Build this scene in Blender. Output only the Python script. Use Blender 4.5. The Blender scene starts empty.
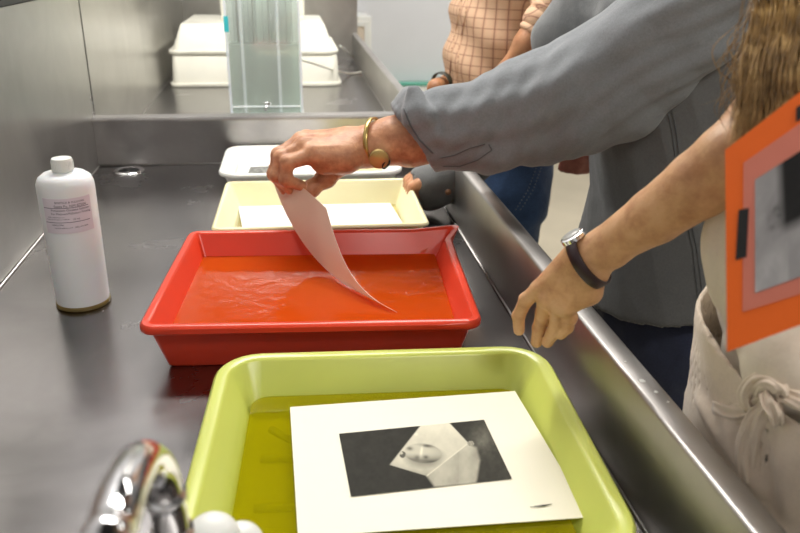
import bpy, math, random
import numpy as np
from mathutils import Matrix, Vector

random.seed(7)
rng = np.random.default_rng(7)
S = bpy.context.scene
COL = S.collection

# ---------------------------------------------------------------- camera
F, CX, CY = 759.0, 400.0, 266.5
def _n(v):
    v = np.array(v, float); return v / np.linalg.norm(v)
_D = _n([285 - CX, CY + 50, -F])
_N = _n([-30 / 759., -1824 / 759., -1.]); _N = _n(_N - _D * np.dot(_N, _D))
_Z = -_N; _X = np.cross(_D, _Z)
RC = np.array([_X, _D, _Z])
O = np.array([0, 0, 1.34])
cd = bpy.data.cameras.new('camera'); cam = bpy.data.objects.new('camera', cd); COL.objects.link(cam)
M = Matrix([list(r) for r in RC]).to_4x4(); M.translation = Vector(O)
cam.matrix_world = M
cd.sensor_width = 36; cd.lens = F / 800 * 36; cd.clip_start = .02
cd.dof.use_dof = True; cd.dof.focus_distance = .98; cd.dof.aperture_fstop = 7.0
S.camera = cam
S.cycles.transparent_max_bounces = 40
S.view_settings.view_transform = 'Standard'; S.view_settings.look = 'None'
S.view_settings.gamma = 1; S.view_settings.use_curve_mapping = False
S.view_settings.exposure = 0.0

def ray(x, y): return RC @ np.array([(x - CX) / F, (CY - y) / F, -1.])
def PD(x, y, d): return O + ray(x, y) * d                 # point at a depth from the lens
def PY(x, y, Y): r = ray(x, y); return O + r * (Y / r[1])  # point at a world y
def PZ(x, y, Z): r = ray(x, y); return O + r * ((Z - O[2]) / r[2])
def PX(x, y, X): r = ray(x, y); return O + r * (X / r[0])
def dep(p): return -(RC.T @ (np.array(p, float) - O))[2]
def RR(px, p): return px * dep(p) / F

# ---------------------------------------------------------------- world
def lin(r, g=None, b=None):
    if g is None: g = b = r
    f = lambda c: (c / 255) / 12.92 if c <= 10 else ((c / 255 + .055) / 1.055) ** 2.4
    return (f(r), f(g), f(b), 1)
W = bpy.data.worlds.new('world'); S.world = W; W.use_nodes = True
W.node_tree.nodes['Background'].inputs[0].default_value = (.9, .95, 1, 1)
W.node_tree.nodes['Background'].inputs[1].default_value = .10

# ---------------------------------------------------------------- lights (the fixtures around them are built further down)
LAMPS = [  # x, y, z, size x, size y, watts
    (.1, 2.0, 2.62, 1.25, .32, 46), (1.0, 3.9, 2.62, 1.25, .32, 26), (.75, -.5, 2.62, 1.25, .32, 22), (2.6, 2.6, 2.62, 1.25, .32, 16)]
for i, (x, y, z, sx, sy, w) in enumerate(LAMPS):
    ld = bpy.data.lights.new('ceiling_tube_light', 'AREA'); ld.shape = 'RECTANGLE'; ld.size = sx; ld.size_y = sy
    ld.energy = w; ld.color = (1, .965, .91)
    lo = bpy.data.objects.new('ceiling_tube_light', ld); lo.location = (x, y, z - .012); COL.objects.link(lo)

# ---------------------------------------------------------------- object helpers
def tag(o, label=None, cat=None, group=None, kind=None):
    if label: o['label'] = label
    if cat: o['category'] = cat
    if group: o['group'] = group
    if kind: o['kind'] = kind
    return o
def empty(name, loc, label, cat, group=None):
    o = bpy.data.objects.new(name, None); o.location = loc; o.empty_display_size = .05; COL.objects.link(o)
    return tag(o, label, cat, group)
def attach(o, parent):   # vertices are written in world coordinates
    if parent is None: return
    o.parent = parent
    if parent.parent is None: o.matrix_parent_inverse = (Matrix.Translation(parent.location) @ parent.rotation_euler.to_matrix().to_4x4()).inverted()
def settle(o):           # origin to the middle of the base
    me = o.data; n = len(me.vertices); v = np.zeros(n * 3, np.float32); me.vertices.foreach_get('co', v); v = v.reshape(-1, 3)
    c = (v.min(0) + v.max(0)) / 2; c[2] = v[:, 2].min(); me.vertices.foreach_set('co', (v - c).ravel()); me.update()
    o.location = [float(t) for t in c]; return o
def mesh(name, V, Fc, mat, parent=None, smooth=True, kind=None, label=None, angle=None):
    me = bpy.data.meshes.new(name)
    me.from_pydata([tuple(map(float, v)) for v in V], [], [tuple(map(int, f)) for f in Fc])
    me.update()
    if smooth:
        me.polygons.foreach_set('use_smooth', [True] * len(me.polygons))
        if angle:
            me.set_sharp_from_angle(angle=math.radians(angle))
    if mat: me.materials.append(mat)
    o = bpy.data.objects.new(name, me); COL.objects.link(o)
    attach(o, parent)
    if kind: o['kind'] = kind
    if label: o['label'] = label
    return o

class MB:
    def __init__(s): s.v = []; s.f = []
    def add(s, V, Fc):
        b = len(s.v); s.v += [tuple(v) for v in V]; s.f += [tuple(i + b for i in f) for f in Fc]; return s
    def box(s, c, h, bev=0, R=None):
        cx, cy, cz = c; hx, hy, hz = h
        if bev <= 0:
            V = [(x, y, z) for x in (-hx, hx) for y in (-hy, hy) for z in (-hz, hz)]
            Fc = [(0, 1, 3, 2), (4, 6, 7, 5), (0, 4, 5, 1), (2, 3, 7, 6), (0, 2, 6, 4), (1, 5, 7, 3)]
        else:
            b = min(bev, hx * .95, hy * .95, hz * .95); V = []; idx = {}
            for sx in (-1, 1):
                for sy in (-1, 1):
                    for sz in (-1, 1):
                        for k, t in enumerate([(hx, hy - b, hz - b), (hx - b, hy, hz - b), (hx - b, hy - b, hz)]):
                            idx[sx, sy, sz, k] = len(V); V.append((sx * t[0], sy * t[1], sz * t[2]))
            I = idx; Fc = []
            for a in (-1, 1):
                Fc.append((I[a, -1, -1, 0], I[a, 1, -1, 0], I[a, 1, 1, 0], I[a, -1, 1, 0])[::a])
                Fc.append((I[-1, a, -1, 1], I[-1, a, 1, 1], I[1, a, 1, 1], I[1, a, -1, 1])[::a])
                Fc.append((I[-1, -1, a, 2], I[1, -1, a, 2], I[1, 1, a, 2], I[-1, 1, a, 2])[::a])
            for a in (-1, 1):
                for c2 in (-1, 1):
                    Fc.append((I[a, c2, -1, 0], I[a, c2, 1, 0], I[a, c2, 1, 1], I[a, c2, -1, 1])[::-a * c2])
                    Fc.append((I[a, -1, c2, 0], I[a, 1, c2, 0], I[a, 1, c2, 2], I[a, -1, c2, 2])[::a * c2])
                    Fc.append((I[-1, a, c2, 1], I[1, a, c2, 1], I[1, a, c2, 2], I[-1, a, c2, 2])[::-a * c2])
                    for d in (-1, 1):
                        Fc.append((I[a, c2, d, 0], I[a, c2, d, 1], I[a, c2, d, 2])[::a * c2 * d])
        if R is not None: V = [tuple(R @ Vector(v)) for v in V]
        return s.add([(v[0] + cx, v[1] + cy, v[2] + cz) for v in V], Fc)
    def tube(s, pts, r, n=12, caps=True, closed=False, flat=None):
        pts = [np.array(p, float) for p in pts]; m = len(pts)
        rs = r if isinstance(r, (list, tuple, np.ndarray)) else [r] * m
        T = []
        for i in range(m):
            if closed: t = pts[(i + 1) % m] - pts[i - 1]
            else: t = pts[min(i + 1, m - 1)] - pts[max(i - 1, 0)]
            T.append(t / (np.linalg.norm(t) + 1e-12))
        up = np.array([0, 0, 1.]) if abs(T[0][2]) < .9 else np.array([1., 0, 0])
        if flat is not None: up = np.array(flat, float)
        V = []
        for i in range(m):
            u = up - T[i] * np.dot(up, T[i]); u /= np.linalg.norm(u) + 1e-12; w = np.cross(T[i], u)
            if flat is None: up = u
            for k in range(n):
                a = 2 * math.pi * k / n
                rr = rs[i]
                if isinstance(rr, tuple): V.append(pts[i] + w * rr[0] * math.cos(a) + u * rr[1] * math.sin(a))
                else: V.append(pts[i] + (w * math.cos(a) + u * math.sin(a)) * rr)
        Fc = []
        for i in range(m if closed else m - 1):
            j = (i + 1) % m
            for k in range(n):
                l = (k + 1) % n; Fc.append((i * n + k, i * n + l, j * n + l, j * n + k))
        if caps and not closed:
            Fc.append(tuple(range(n))[::-1]); Fc.append(tuple((m - 1) * n + k for k in range(n)))
        return s.add(V, Fc)
    def lathe(s, prof, c=(0, 0, 0), n=40, R=None):
        V = []; Fc = []
        for (r, z) in prof:
            for k in range(n):
                a = 2 * math.pi * k / n; v = Vector((r * math.cos(a), r * math.sin(a), z))
                if R is not None: v = R @ v
                V.append((v[0] + c[0], v[1] + c[1], v[2] + c[2]))
        for i in range(len(prof) - 1):
            for k in range(n):
                l = (k + 1) % n; Fc.append((i * n + k, i * n + l, (i + 1) * n + l, (i + 1) * n + k))
        Fc.append(tuple(range(n))[::-1]); Fc.append(tuple((len(prof) - 1) * n + k for k in range(n)))
        return s.add(V, Fc)
    def build(s, name, mat, parent=None, **k): return mesh(name, s.v, s.f, mat, parent, **k)

def crom(pts, m=8):
    P = [np.array(p, float) for p in pts]; P = [2 * P[0] - P[1]] + P + [2 * P[-1] - P[-2]]; out = []
    for i in range(1, len(P) - 2):
        a, b, c, d = P[i - 1:i + 3]
        for k in range(m):
            t = k / m
            out.append(.5 * ((2 * b) + (-a + c) * t + (2 * a - 5 * b + 4 * c - d) * t * t + (-a + 3 * b - 3 * c + d) * t ** 3))
    out.append(P[-2]); return out

# ---------------------------------------------------------------- materials
def newmat(name):
    m = bpy.data.materials.new(name); m.use_nodes = True; nt = m.node_tree
    return m, nt, nt.nodes['Principled BSDF']
def coords(nt, scale=(1, 1, 1), rot=(0, 0, 0)):
    tc = nt.nodes.new('ShaderNodeTexCoord'); mp = nt.nodes.new('ShaderNodeMapping')
    mp.inputs['Scale'].default_value = scale; mp.inputs['Rotation'].default_value = rot
    nt.links.new(tc.outputs['Object'], mp.inputs[0]); return mp.outputs[0]
def noise(nt, vec, sc, det=4, rough=.55, dist=0):
    n = nt.nodes.new('ShaderNodeTexNoise'); n.inputs['Scale'].default_value = sc
    n.inputs['Detail'].default_value = det; n.inputs['Roughness'].default_value = rough; n.inputs['Distortion'].default_value = dist
    nt.links.new(vec, n.inputs['Vector']); return n.outputs[0]
def ramp(nt, fac, stops):
    r = nt.nodes.new('ShaderNodeValToRGB'); cr = r.color_ramp
    while len(cr.elements) < len(stops): cr.elements.new(.5)
    for e, (p, c) in zip(cr.elements, stops):
        e.position = p; e.color = c if len(c) == 4 else (*c, 1)
    nt.links.new(fac, r.inputs[0]); return r.outputs[0]
def bump(nt, b, h, st, dist=.001, prev=None):
    n = nt.nodes.new('ShaderNodeBump'); n.inputs['Strength'].default_value = st; n.inputs['Distance'].default_value = dist
    nt.links.new(h, n.inputs['Height'])
    if prev: nt.links.new(prev, n.inputs['Normal'])
    nt.links.new(n.outputs[0], b.inputs['Normal']); return n.outputs[0]
def simple(name, col, rough=.5, metal=0, var=0, vs=20, bs=0, bd=.001, bsc=200, sss=0, spec=.5, coat=0):
    m, nt, b = newmat(name)
    b.inputs['Base Color'].default_value = col; b.inputs['Roughness'].default_value = rough; b.inputs['Metallic'].default_value = metal
    b.inputs['Specular IOR Level'].default_value = spec; b.inputs['Coat Weight'].default_value = coat
    c = coords(nt)
    if var:
        lo = tuple(x * (1 - var) for x in col[:3]); hi = tuple(min(1, x * (1 + var)) for x in col[:3])
        nt.links.new(ramp(nt, noise(nt, c, vs), [(.3, lo), (.7, hi)]), b.inputs['Base Color'])
    if bs: bump(nt, b, noise(nt, c, bsc, 5), bs, bd)
    if sss:
        b.inputs['Subsurface Weight'].default_value = sss; b.inputs['Subsurface Radius'].default_value = (.01, .006, .004)
        b.inputs['Subsurface Scale'].default_value = .5
    return m
def steel(name, base, rough, stretch=(1, 1, 1), marks=.5):
    m, nt, b = newmat(name); b.inputs['Metallic'].default_value = 1
    c = coords(nt); cs = coords(nt, stretch)
    n1 = noise(nt, c, 5, 6, .6, .4); n2 = noise(nt, cs, 60, 4, .7)
    lo = tuple(x * (1 - .22 * marks) for x in base[:3]); hi = tuple(x * (1 + .2 * marks) for x in base[:3])
    nt.links.new(ramp(nt, n1, [(.3, lo), (.7, hi)]), b.inputs['Base Color'])
    mx = nt.nodes.new('ShaderNodeMath'); mx.operation = 'MULTIPLY_ADD'; nt.links.new(n1, mx.inputs[0]); mx.inputs[1].default_value = .22; mx.inputs[2].default_value = rough - .11
    nt.links.new(mx.outputs[0], b.inputs['Roughness'])
    bump(nt, b, n2, .12, .0006)
    return m
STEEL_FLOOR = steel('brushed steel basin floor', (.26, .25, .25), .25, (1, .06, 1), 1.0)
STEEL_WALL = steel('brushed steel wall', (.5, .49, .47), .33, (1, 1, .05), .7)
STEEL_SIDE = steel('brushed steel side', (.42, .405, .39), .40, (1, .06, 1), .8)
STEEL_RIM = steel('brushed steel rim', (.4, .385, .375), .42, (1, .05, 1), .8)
CHROME = simple('chrome', (.8, .8, .82, 1), .06, 1)
DARK = simple('black plastic', lin(22), .45)
DARK_METAL = simple('dark metal', lin(40), .4, .6)
WHITE_PL = simple('white plastic', lin(232, 233, 228), .35, sss=.1, var=.03, vs=8)
CREAM_PL = simple('cream plastic', lin(240, 234, 190), .35, sss=.1, var=.03, vs=8)
OLD_WHITE = simple('aged white plastic', lin(238, 236, 222), .4, var=.04, vs=6)
GREEN_PL = simple('lime plastic', lin(204, 212, 104), .28, sss=.1, var=.03, vs=9)
RED_PL = simple('red plastic', lin(222, 66, 38), .3, sss=.1, var=.05, vs=9)
PAPER = simple('cream print paper', lin(243, 238, 218), .55, bs=.05, bsc=300, bd=.0004)
PAPER_W = simple('white print paper', lin(240, 240, 240), .5)
def skin(name, a, b_, c_, rough=.5, st=.5, scale=130):
    m, nt, b = newmat(name); c = coords(nt)
    nt.links.new(ramp(nt, noise(nt, c, 38, 6, .65), [(.3, a), (.52, b_), (.75, c_)]), b.inputs['Base Color'])
    b.inputs['Roughness'].default_value = rough; b.inputs['Subsurface Weight'].default_value = .12
    b.inputs['Subsurface Radius'].default_value = (.012, .005, .003); b.inputs['Subsurface Scale'].default_value = .4
    p = bump(nt, b, noise(nt, c, scale, 5, .6, .6), st, .0012)
    v = nt.nodes.new('ShaderNodeTexVoronoi'); v.inputs['Scale'].default_value = 420; nt.links.new(c, v.inputs['Vector'])
    bump(nt, b, v.outputs[0], .25, .0004, p)
    return m
SKIN_OLD = skin('weathered skin', lin(160, 100, 68), lin(198, 142, 104), lin(224, 174, 136), .48, .8, 110)
SKIN_W = skin('light tan skin', lin(186, 134, 92), lin(212, 164, 118), lin(224, 180, 138), .5, .4, 150)
SKIN_T = skin('tan skin', lin(150, 100, 66), lin(176, 124, 86), lin(190, 138, 98), .5, .4, 150)
SKIN_R = skin('reddish skin', lin(130, 74, 62), lin(160, 96, 82), lin(176, 112, 96), .5, .4, 150)
def cloth(name, col, var=.12, wsc=900, st=.4, rough=.85, sheen=.3, big=14):
    m, nt, b = newmat(name); c = coords(nt)
    lo = tuple(x * (1 - var) for x in col[:3]); hi = tuple(min(1, x * (1 + var)) for x in col[:3])
    n1 = noise(nt, c, big, 8, .75); n2 = noise(nt, c, 330, 2, .8)
    av = nt.nodes.new('ShaderNodeMath'); av.operation = 'MULTIPLY_ADD'; nt.links.new(n2, av.inputs[0]); av.inputs[1].default_value = .55; sb_ = nt.nodes.new('ShaderNodeMath'); sb_.operation = 'MULTIPLY'; nt.links.new(n1, sb_.inputs[0]); sb_.inputs[1].default_value = .45; nt.links.new(sb_.outputs[0], av.inputs[2]); n1 = av.outputs[0]
    nt.links.new(ramp(nt, n1, [(.32, lo), (.68, hi)]), b.inputs['Base Color'])
    b.inputs['Roughness'].default_value = rough; b.inputs['Sheen Weight'].default_value = sheen; b.inputs['Specular IOR Level'].default_value = .2
    p = bump(nt, b, noise(nt, c, wsc, 3, .7), st, .0008)
    bump(nt, b, noise(nt, c, 60, 4, .6, .3), .35, .003, p)
    return m
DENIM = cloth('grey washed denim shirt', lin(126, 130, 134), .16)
DENIM_SHADED = cloth('grey washed denim shirt body', lin(104, 106, 107), .14)  # same denim as the sleeve, darkened in its colour to stand for shade
JEANS = cloth('dark indigo jeans', lin(48, 54, 76), .2)
JEANS_B = cloth('blue jeans', lin(66, 92, 132), .3, big=30)
LINEN = cloth('cream linen', lin(222, 208, 190), .05, 1100, .3)
LINEN_TOP = cloth('cream cotton top', lin(226, 216, 200), .04, 1100, .3)
BLACKCL = cloth('charcoal cloth', lin(50, 50, 54), .1)
def plaid(name, rot=(0, 0, 0), wrap=None):
    m, nt, b = newmat(name); c = coords(nt, rot=rot)
    sx = nt.nodes.new('ShaderNodeSeparateXYZ'); nt.links.new(c, sx.inputs[0])
    ad = nt.nodes.new('ShaderNodeMath'); ad.operation = 'MULTIPLY_ADD'; nt.links.new(sx.outputs[1], ad.inputs[0]); ad.inputs[1].default_value = .6; nt.links.new(sx.outputs[0], ad.inputs[2])
    if wrap:
        s1 = nt.nodes.new('ShaderNodeVectorMath'); s1.operation = 'SUBTRACT'; nt.links.new(c, s1.inputs[0]); s1.inputs[1].default_value = wrap
        sx2 = nt.nodes.new('ShaderNodeSeparateXYZ'); nt.links.new(s1.outputs[0], sx2.inputs[0])
        at = nt.nodes.new('ShaderNodeMath'); at.operation = 'ARCTAN2'; nt.links.new(sx2.outputs[0], at.inputs[0]); nt.links.new(sx2.outputs[1], at.inputs[1])
        ad = nt.nodes.new('ShaderNodeMath'); ad.operation = 'MULTIPLY'; nt.links.new(at.outputs[0], ad.inputs[0]); ad.inputs[1].default_value = .155
    def line(src, period, w, off=0):
        a = nt.nodes.new('ShaderNodeMath'); a.operation = 'PINGPONG'; a.inputs[1].default_value = period / 2
        o2 = nt.nodes.new('ShaderNodeMath'); o2.inputs[1].default_value = 10 + off; nt.links.new(src, o2.inputs[0]); nt.links.new(o2.outputs[0], a.inputs[0])
        l = nt.nodes.new('ShaderNodeMath'); l.operation = 'LESS_THAN'; l.inputs[1].default_value = w; nt.links.new(a.outputs[0], l.inputs[0]); return l.outputs[0]
    A = line(ad.outputs[0], .026, .0014); B = line(sx.outputs[2], .022, .0012); C = line(ad.outputs[0], .026, .005)
    col = lin(208, 174, 144)
    def mixc(prev, fac, c2, k):
        mm = nt.nodes.new('ShaderNodeMix'); mm.data_type = 'RGBA'
        ml = nt.nodes.new('ShaderNodeMath'); ml.operation = 'MULTIPLY'; ml.inputs[1].default_value = k; nt.links.new(fac, ml.inputs[0]); nt.links.new(ml.outputs[0], mm.inputs[0])
        if isinstance(prev, tuple): mm.inputs[6].default_value = prev
        else: nt.links.new(prev, mm.inputs[6])
        mm.inputs[7].default_value = c2; return mm.outputs[2]
    x = mixc(col, C, lin(200, 158, 130), .5); x = mixc(x, A, lin(128, 84, 70), .7); x = mixc(x, B, lin(132, 90, 76), .65)
    nt.links.new(x, b.inputs['Base Color']); b.inputs['Roughness'].default_value = .85; b.inputs['Specular IOR Level'].default_value = .2
    bump(nt, b, noise(nt, coords(nt), 90, 4, .6, .3), .3, .003)
    return m
PLAID = plaid('tan checked cotton', wrap=(.54, 1.97, 0)); PLAID_C = plaid('tan checked cotton cuff', (0, .6, 0))
def see_through(name, tint, gloss=.1, haze=0, hazecol=(1, 1, 1, 1), rough=.03, bumps=None):
    m = bpy.data.materials.new(name); m.use_nodes = True; nt = m.node_tree; nt.nodes.clear()
    out = nt.nodes.new('ShaderNodeOutputMaterial'); tr = nt.nodes.new('ShaderNodeBsdfTransparent'); tr.inputs[0].default_value = tint
    gl = nt.nodes.new('ShaderNodeBsdfGlossy'); gl.inputs['Roughness'].default_value = rough
    df = nt.nodes.new('ShaderNodeBsdfDiffuse'); df.inputs[0].default_value = hazecol
    tl_ = nt.nodes.new('ShaderNodeBsdfTranslucent'); tl_.inputs[0].default_value = hazecol; md = nt.nodes.new('ShaderNodeMixShader'); md.inputs[0].default_value = .5
    nt.links.new(df.outputs[0], md.inputs[1]); nt.links.new(tl_.outputs[0], md.inputs[2])
    m1 = nt.nodes.new('ShaderNodeMixShader'); m1.inputs[0].default_value = haze
    nt.links.new(tr.outputs[0], m1.inputs[1]); nt.links.new(md.outputs[0], m1.inputs[2])
    fr = nt.nodes.new('ShaderNodeFresnel'); fr.inputs[0].default_value = 1.36
    mu = nt.nodes.new('ShaderNodeMath'); mu.operation = 'MULTIPLY_ADD'; nt.links.new(fr.outputs[0], mu.inputs[0]); mu.inputs[1].default_value = .9; mu.inputs[2].default_value = gloss * .1; mu.use_clamp = True
    ge = nt.nodes.new('ShaderNodeNewGeometry'); iv = nt.nodes.new('ShaderNodeMath'); iv.operation = 'SUBTRACT'; iv.inputs[0].default_value = 1; nt.links.new(ge.outputs['Backfacing'], iv.inputs[1])
    fm = nt.nodes.new('ShaderNodeMath'); fm.operation = 'MULTIPLY'; nt.links.new(mu.outputs[0], fm.inputs[0]); nt.links.new(iv.outputs[0], fm.inputs[1])   # no mirror on the way out of a thin layer
    m2 = nt.nodes.new('ShaderNodeMixShader'); nt.links.new(fm.outputs[0], m2.inputs[0]); nt.links.new(m1.outputs[0], m2.inputs[1]); nt.links.new(gl.outputs[0], m2.inputs[2])
    nt.links.new(m2.outputs[0], out.inputs[0])
    if bumps:
        c = coords(nt); bp = nt.nodes.new('ShaderNodeBump'); bp.inputs['Strength'].default_value = bumps[1]; bp.inputs['Distance'].default_value = .004
        nt.links.new(noise(nt, c, bumps[0], 3, .5, .5), bp.inputs['Height']); nt.links.new(bp.outputs[0], gl.inputs['Normal']); nt.links.new(bp.outputs[0], fr.inputs['Normal'])
    return m
LIQ_RED = see_through('amber developer', lin(255, 176, 70), .2, .52, lin(236, 128, 34), .05, (36, .22))
ACRYL_F = see_through('hazy front acrylic', lin(252, 254, 253), .4, .24, lin(250, 254, 250), .05)
LIQ_GREEN = see_through('pale olive bath', lin(246, 240, 130), .3, .35, lin(196, 190, 22), .03, (9, .08))
LIQ_CLEAR = see_through('clear bath', lin(250, 246, 225), .3, .05, lin(240, 235, 200), .03, (15, .2))
ACRYL = see_through('clear acrylic', lin(252, 254, 253), .4, .07, lin(240, 246, 242), .04)
TANKW = see_through('cloudy tank water', lin(246, 251, 247), .1, .5, lin(232, 242, 234), .1)

# ---------------------------------------------------------------- smooth body shapes: signed distance grid + surface nets
class Sdf:
    def __init__(s): s.ops = []
    def cone(s, a, b, ra, rb=None, k=.01, sub=False):
        s.ops.append(('c', np.array(a, float), np.array(b, float), ra, ra if rb is None else rb, k, sub)); return s
    def chain(s, pts, rs, k=.01):
        for i in range(len(pts) - 1): s.cone(pts[i], pts[i + 1], rs[i], rs[i + 1], k)
        return s
    def ell(s, c, r, k=.01, R=None, sub=False):
        s.ops.append(('e', np.array(c, float), np.array(r, float), R, k, sub)); return s
    def loft(s, secs, k=.01, zlo=None):
        s.ops.append(('l', np.array(secs, float), k, zlo)); return s      # (z, cx, cy, rx, ry)
    def plane(s, p, nrm):
        s.ops.append(('p', np.array(p, float), _n(nrm))); return s        # keeps the side the normal points away from
    def field(s, h):
        lo = []; hi = []
        for o in s.ops:
            if o[0] == 'c':
                r = max(o[3], o[4])
                if not o[6]: lo += [np.minimum(o[1], o[2]) - r]; hi += [np.maximum(o[1], o[2]) + r]
            elif o[0] == 'e':
                if not o[5]: r = o[2].max(); lo += [o[1] - r]; hi += [o[1] + r]
            elif o[0] == 'l':
                q = o[1]; lo += [np.array([(q[:, 1] - q[:, 3]).min(), (q[:, 2] - q[:, 4]).min(), q[:, 0].min()])]
                hi += [np.array([(q[:, 1] + q[:, 3]).max(), (q[:, 2] + q[:, 4]).max(), q[:, 0].max()])]
        lo = np.min(lo, 0) - 3 * h; hi = np.max(hi, 0) + 3 * h
        n = np.ceil((hi - lo) / h).astype(int) + 1
        ax = [lo[i] + h * np.arange(n[i]) for i in range(3)]
        Fd = np.full(n, .3, np.float32)
        for o in s.ops:
            k = o[-1] if o[0] not in 'cep' else (o[5] if o[0] == 'c' else o[4] if o[0] == 'e' else .0)
            if o[0] == 'c': r = max(o[3], o[4]); a = np.minimum(o[1], o[2]) - r; b = np.maximum(o[1], o[2]) + r
            elif o[0] == 'e': r = o[2].max(); a = o[1] - r; b = o[1] + r
            elif o[0] == 'l':
                q = o[1]; k = o[2]
                a = np.array([(q[:, 1] - q[:, 3]).min(), (q[:, 2] - q[:, 4]).min(), q[:, 0].min()]); b = np.array([(q[:, 1] + q[:, 3]).max(), (q[:, 2] + q[:, 4]).max(), q[:, 0].max()])
            else: a, b = lo, hi
            pad = k + 3 * h
            i0 = np.clip(np.floor((a - pad - lo) / h).astype(int), 0, n - 1); i1 = np.clip(np.ceil((b + pad - lo) / h).astype(int) + 1, 1, n)
            sl = tuple(slice(i0[j], i1[j]) for j in range(3))
            X = ax[0][sl[0]][:, None, None]; Y = ax[1][sl[1]][None, :, None]; Z = ax[2][sl[2]][None, None, :]
            if 0 in Fd[sl].shape: continue
            sub = False
            if o[0] == 'c':
                p, q, ra, rb = o[1:5]; sub = o[6]; d = q - p; L = max(np.dot(d, d), 1e-12)
                t = np.clip(((X - p[0]) * d[0] + (Y - p[1]) * d[1] + (Z - p[2]) * d[2]) / L, 0, 1)
                D = np.sqrt((X - p[0] - t * d[0]) ** 2 + (Y - p[1] - t * d[1]) ** 2 + (Z - p[2] - t * d[2]) ** 2) - (ra + (rb - ra) * t)
            elif o[0] == 'e':
                sub = o[5]; u = [X - o[1][0], Y - o[1][1], Z - o[1][2]]
                if o[3] is not None:
                    R = o[3]; u = [R[0][i] * u[0] + R[1][i] * u[1] + R[2][i] * u[2] for i in range(3)]  # columns of R are the local axes
                k0 = np.sqrt(sum((u[i] / o[2][i]) ** 2 for i in range(3))); k1 = np.sqrt(sum((u[i] / o[2][i] ** 2) ** 2 for i in range(3))) + 1e-9
                D = k0 * (k0 - 1) / k1
            elif o[0] == 'l':
                q = o[1]; z = ax[2][sl[2]]; f = lambda j: np.interp(z, q[:, 0], q[:, j])[None, None, :]
                cx, cy, rx, ry = f(1), f(2), f(3), f(4)
                e = np.sqrt(((X - cx) / rx) ** 2 + ((Y - cy) / ry) ** 2); D = (e - 1) * np.minimum(rx, ry)
                D = np.maximum(D, np.maximum(q[0, 0] - Z, Z - q[-1, 0]))
                if o[3] is not None: D = np.maximum(D, o[3](X, Y) - Z)
            else:
                D = (X - o[1][0]) * o[2][0] + (Y - o[1][1]) * o[2][1] + (Z - o[1][2]) * o[2][2]
                Fd[sl] = np.maximum(Fd[sl], D); continue
            G = Fd[sl]; kk = max(k, 1e-5)
            if sub:
                hh = np.maximum(kk - np.abs(G + D), 0) / kk; Fd[sl] = np.maximum(G, -D) + hh * hh * kk * .25
            else:
                hh = np.maximum(kk - np.abs(G - D), 0) / kk; Fd[sl] = np.minimum(G, D) - hh * hh * kk * .25
        return Fd, lo
    def polys(s, h):
        Fd, lo = s.field(h)
        I = Fd < 0
        nx, ny, nz = Fd.shape
        cnt = np.zeros((nx - 1, ny - 1, nz - 1), np.int8); cs = [(a, b, c) for a in (0, 1) for b in (0, 1) for c in (0, 1)]
        for a, b, c in cs: cnt += I[a:nx - 1 + a, b:ny - 1 + b, c:nz - 1 + c]
        act = np.argwhere((cnt > 0) & (cnt < 8)); idm = np.full(cnt.shape, -1, np.int64); idm[tuple(act.T)] = np.arange(len(act))
        val = {c: Fd[act[:, 0] + c[0], act[:, 1] + c[1], act[:, 2] + c[2]] for c in cs}
        P = np.zeros((len(act), 3)); N = np.zeros(len(act))
        for c in cs:
            for ax in range(3):
                if c[ax]: continue
                e = list(c); e[ax] = 1; e = tuple(e); v0, v1 = val[c], val[e]; m = (v0 < 0) != (v1 < 0)
                t = v0[m] / (v0[m] - v1[m]); q = np.tile(np.array(c, float), (m.sum(), 1)); q[:, ax] += t; P[m] += q; N[m] += 1
        V = lo + h * (act + P / N[:, None])
        Q = []
        for ax in range(3):
            a2, a3 = (ax + 1) % 3, (ax + 2) % 3
            s0 = [slice(None)] * 3; s1 = [slice(None)] * 3; s0[ax] = slice(0, -1); s1[ax] = slice(1, None)
            x = I[tuple(s0)]; y = I[tuple(s1)]; w = np.argwhere(x != y)
            w = w[(w[:, a2] > 0) & (w[:, a3] > 0) & (w[:, a2] < Fd.shape[a2] - 1) & (w[:, a3] < Fd.shape[a3] - 1)]
            ins = x[tuple(w.T)]
            def g(d2, d3):
                u = w.copy(); u[:, a2] -= d2; u[:, a3] -= d3; return idm[tuple(u.T)]
            q = np.stack([g(1, 1), g(0, 1), g(0, 0), g(1, 0)], 1); q[~ins] = q[~ins][:, ::-1]; Q.append(q)
        return V, np.concatenate(Q)
def relax(V, Q, it, f=.5):
    V = V.copy(); n = len(V)
    E0 = np.concatenate([Q[:, i] for i in range(4)] * 2); E1 = np.concatenate([Q[:, (i + 1) % 4] for i in range(4)] + [Q[:, (i - 1) % 4] for i in range(4)])
    c = np.bincount(E0, minlength=n)[:, None] + 1e-9
    for _ in range(it):
        for lam in (f, -f * 1.03):
            A = np.stack([np.bincount(E0, V[E1, j], n) for j in range(3)], 1) / c; V += lam * (A - V)
    return V
def vnormals(V, Q):
    fn = np.cross(V[Q[:, 2]] - V[Q[:, 0]], V[Q[:, 3]] - V[Q[:, 1]]); N = np.zeros_like(V)
    for i in range(4):
        for j in range(3): N[:, j] += np.bincount(Q[:, i], fn[:, j], len(V))
    return N / (np.linalg.norm(N, axis=1)[:, None] + 1e-12)
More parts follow.
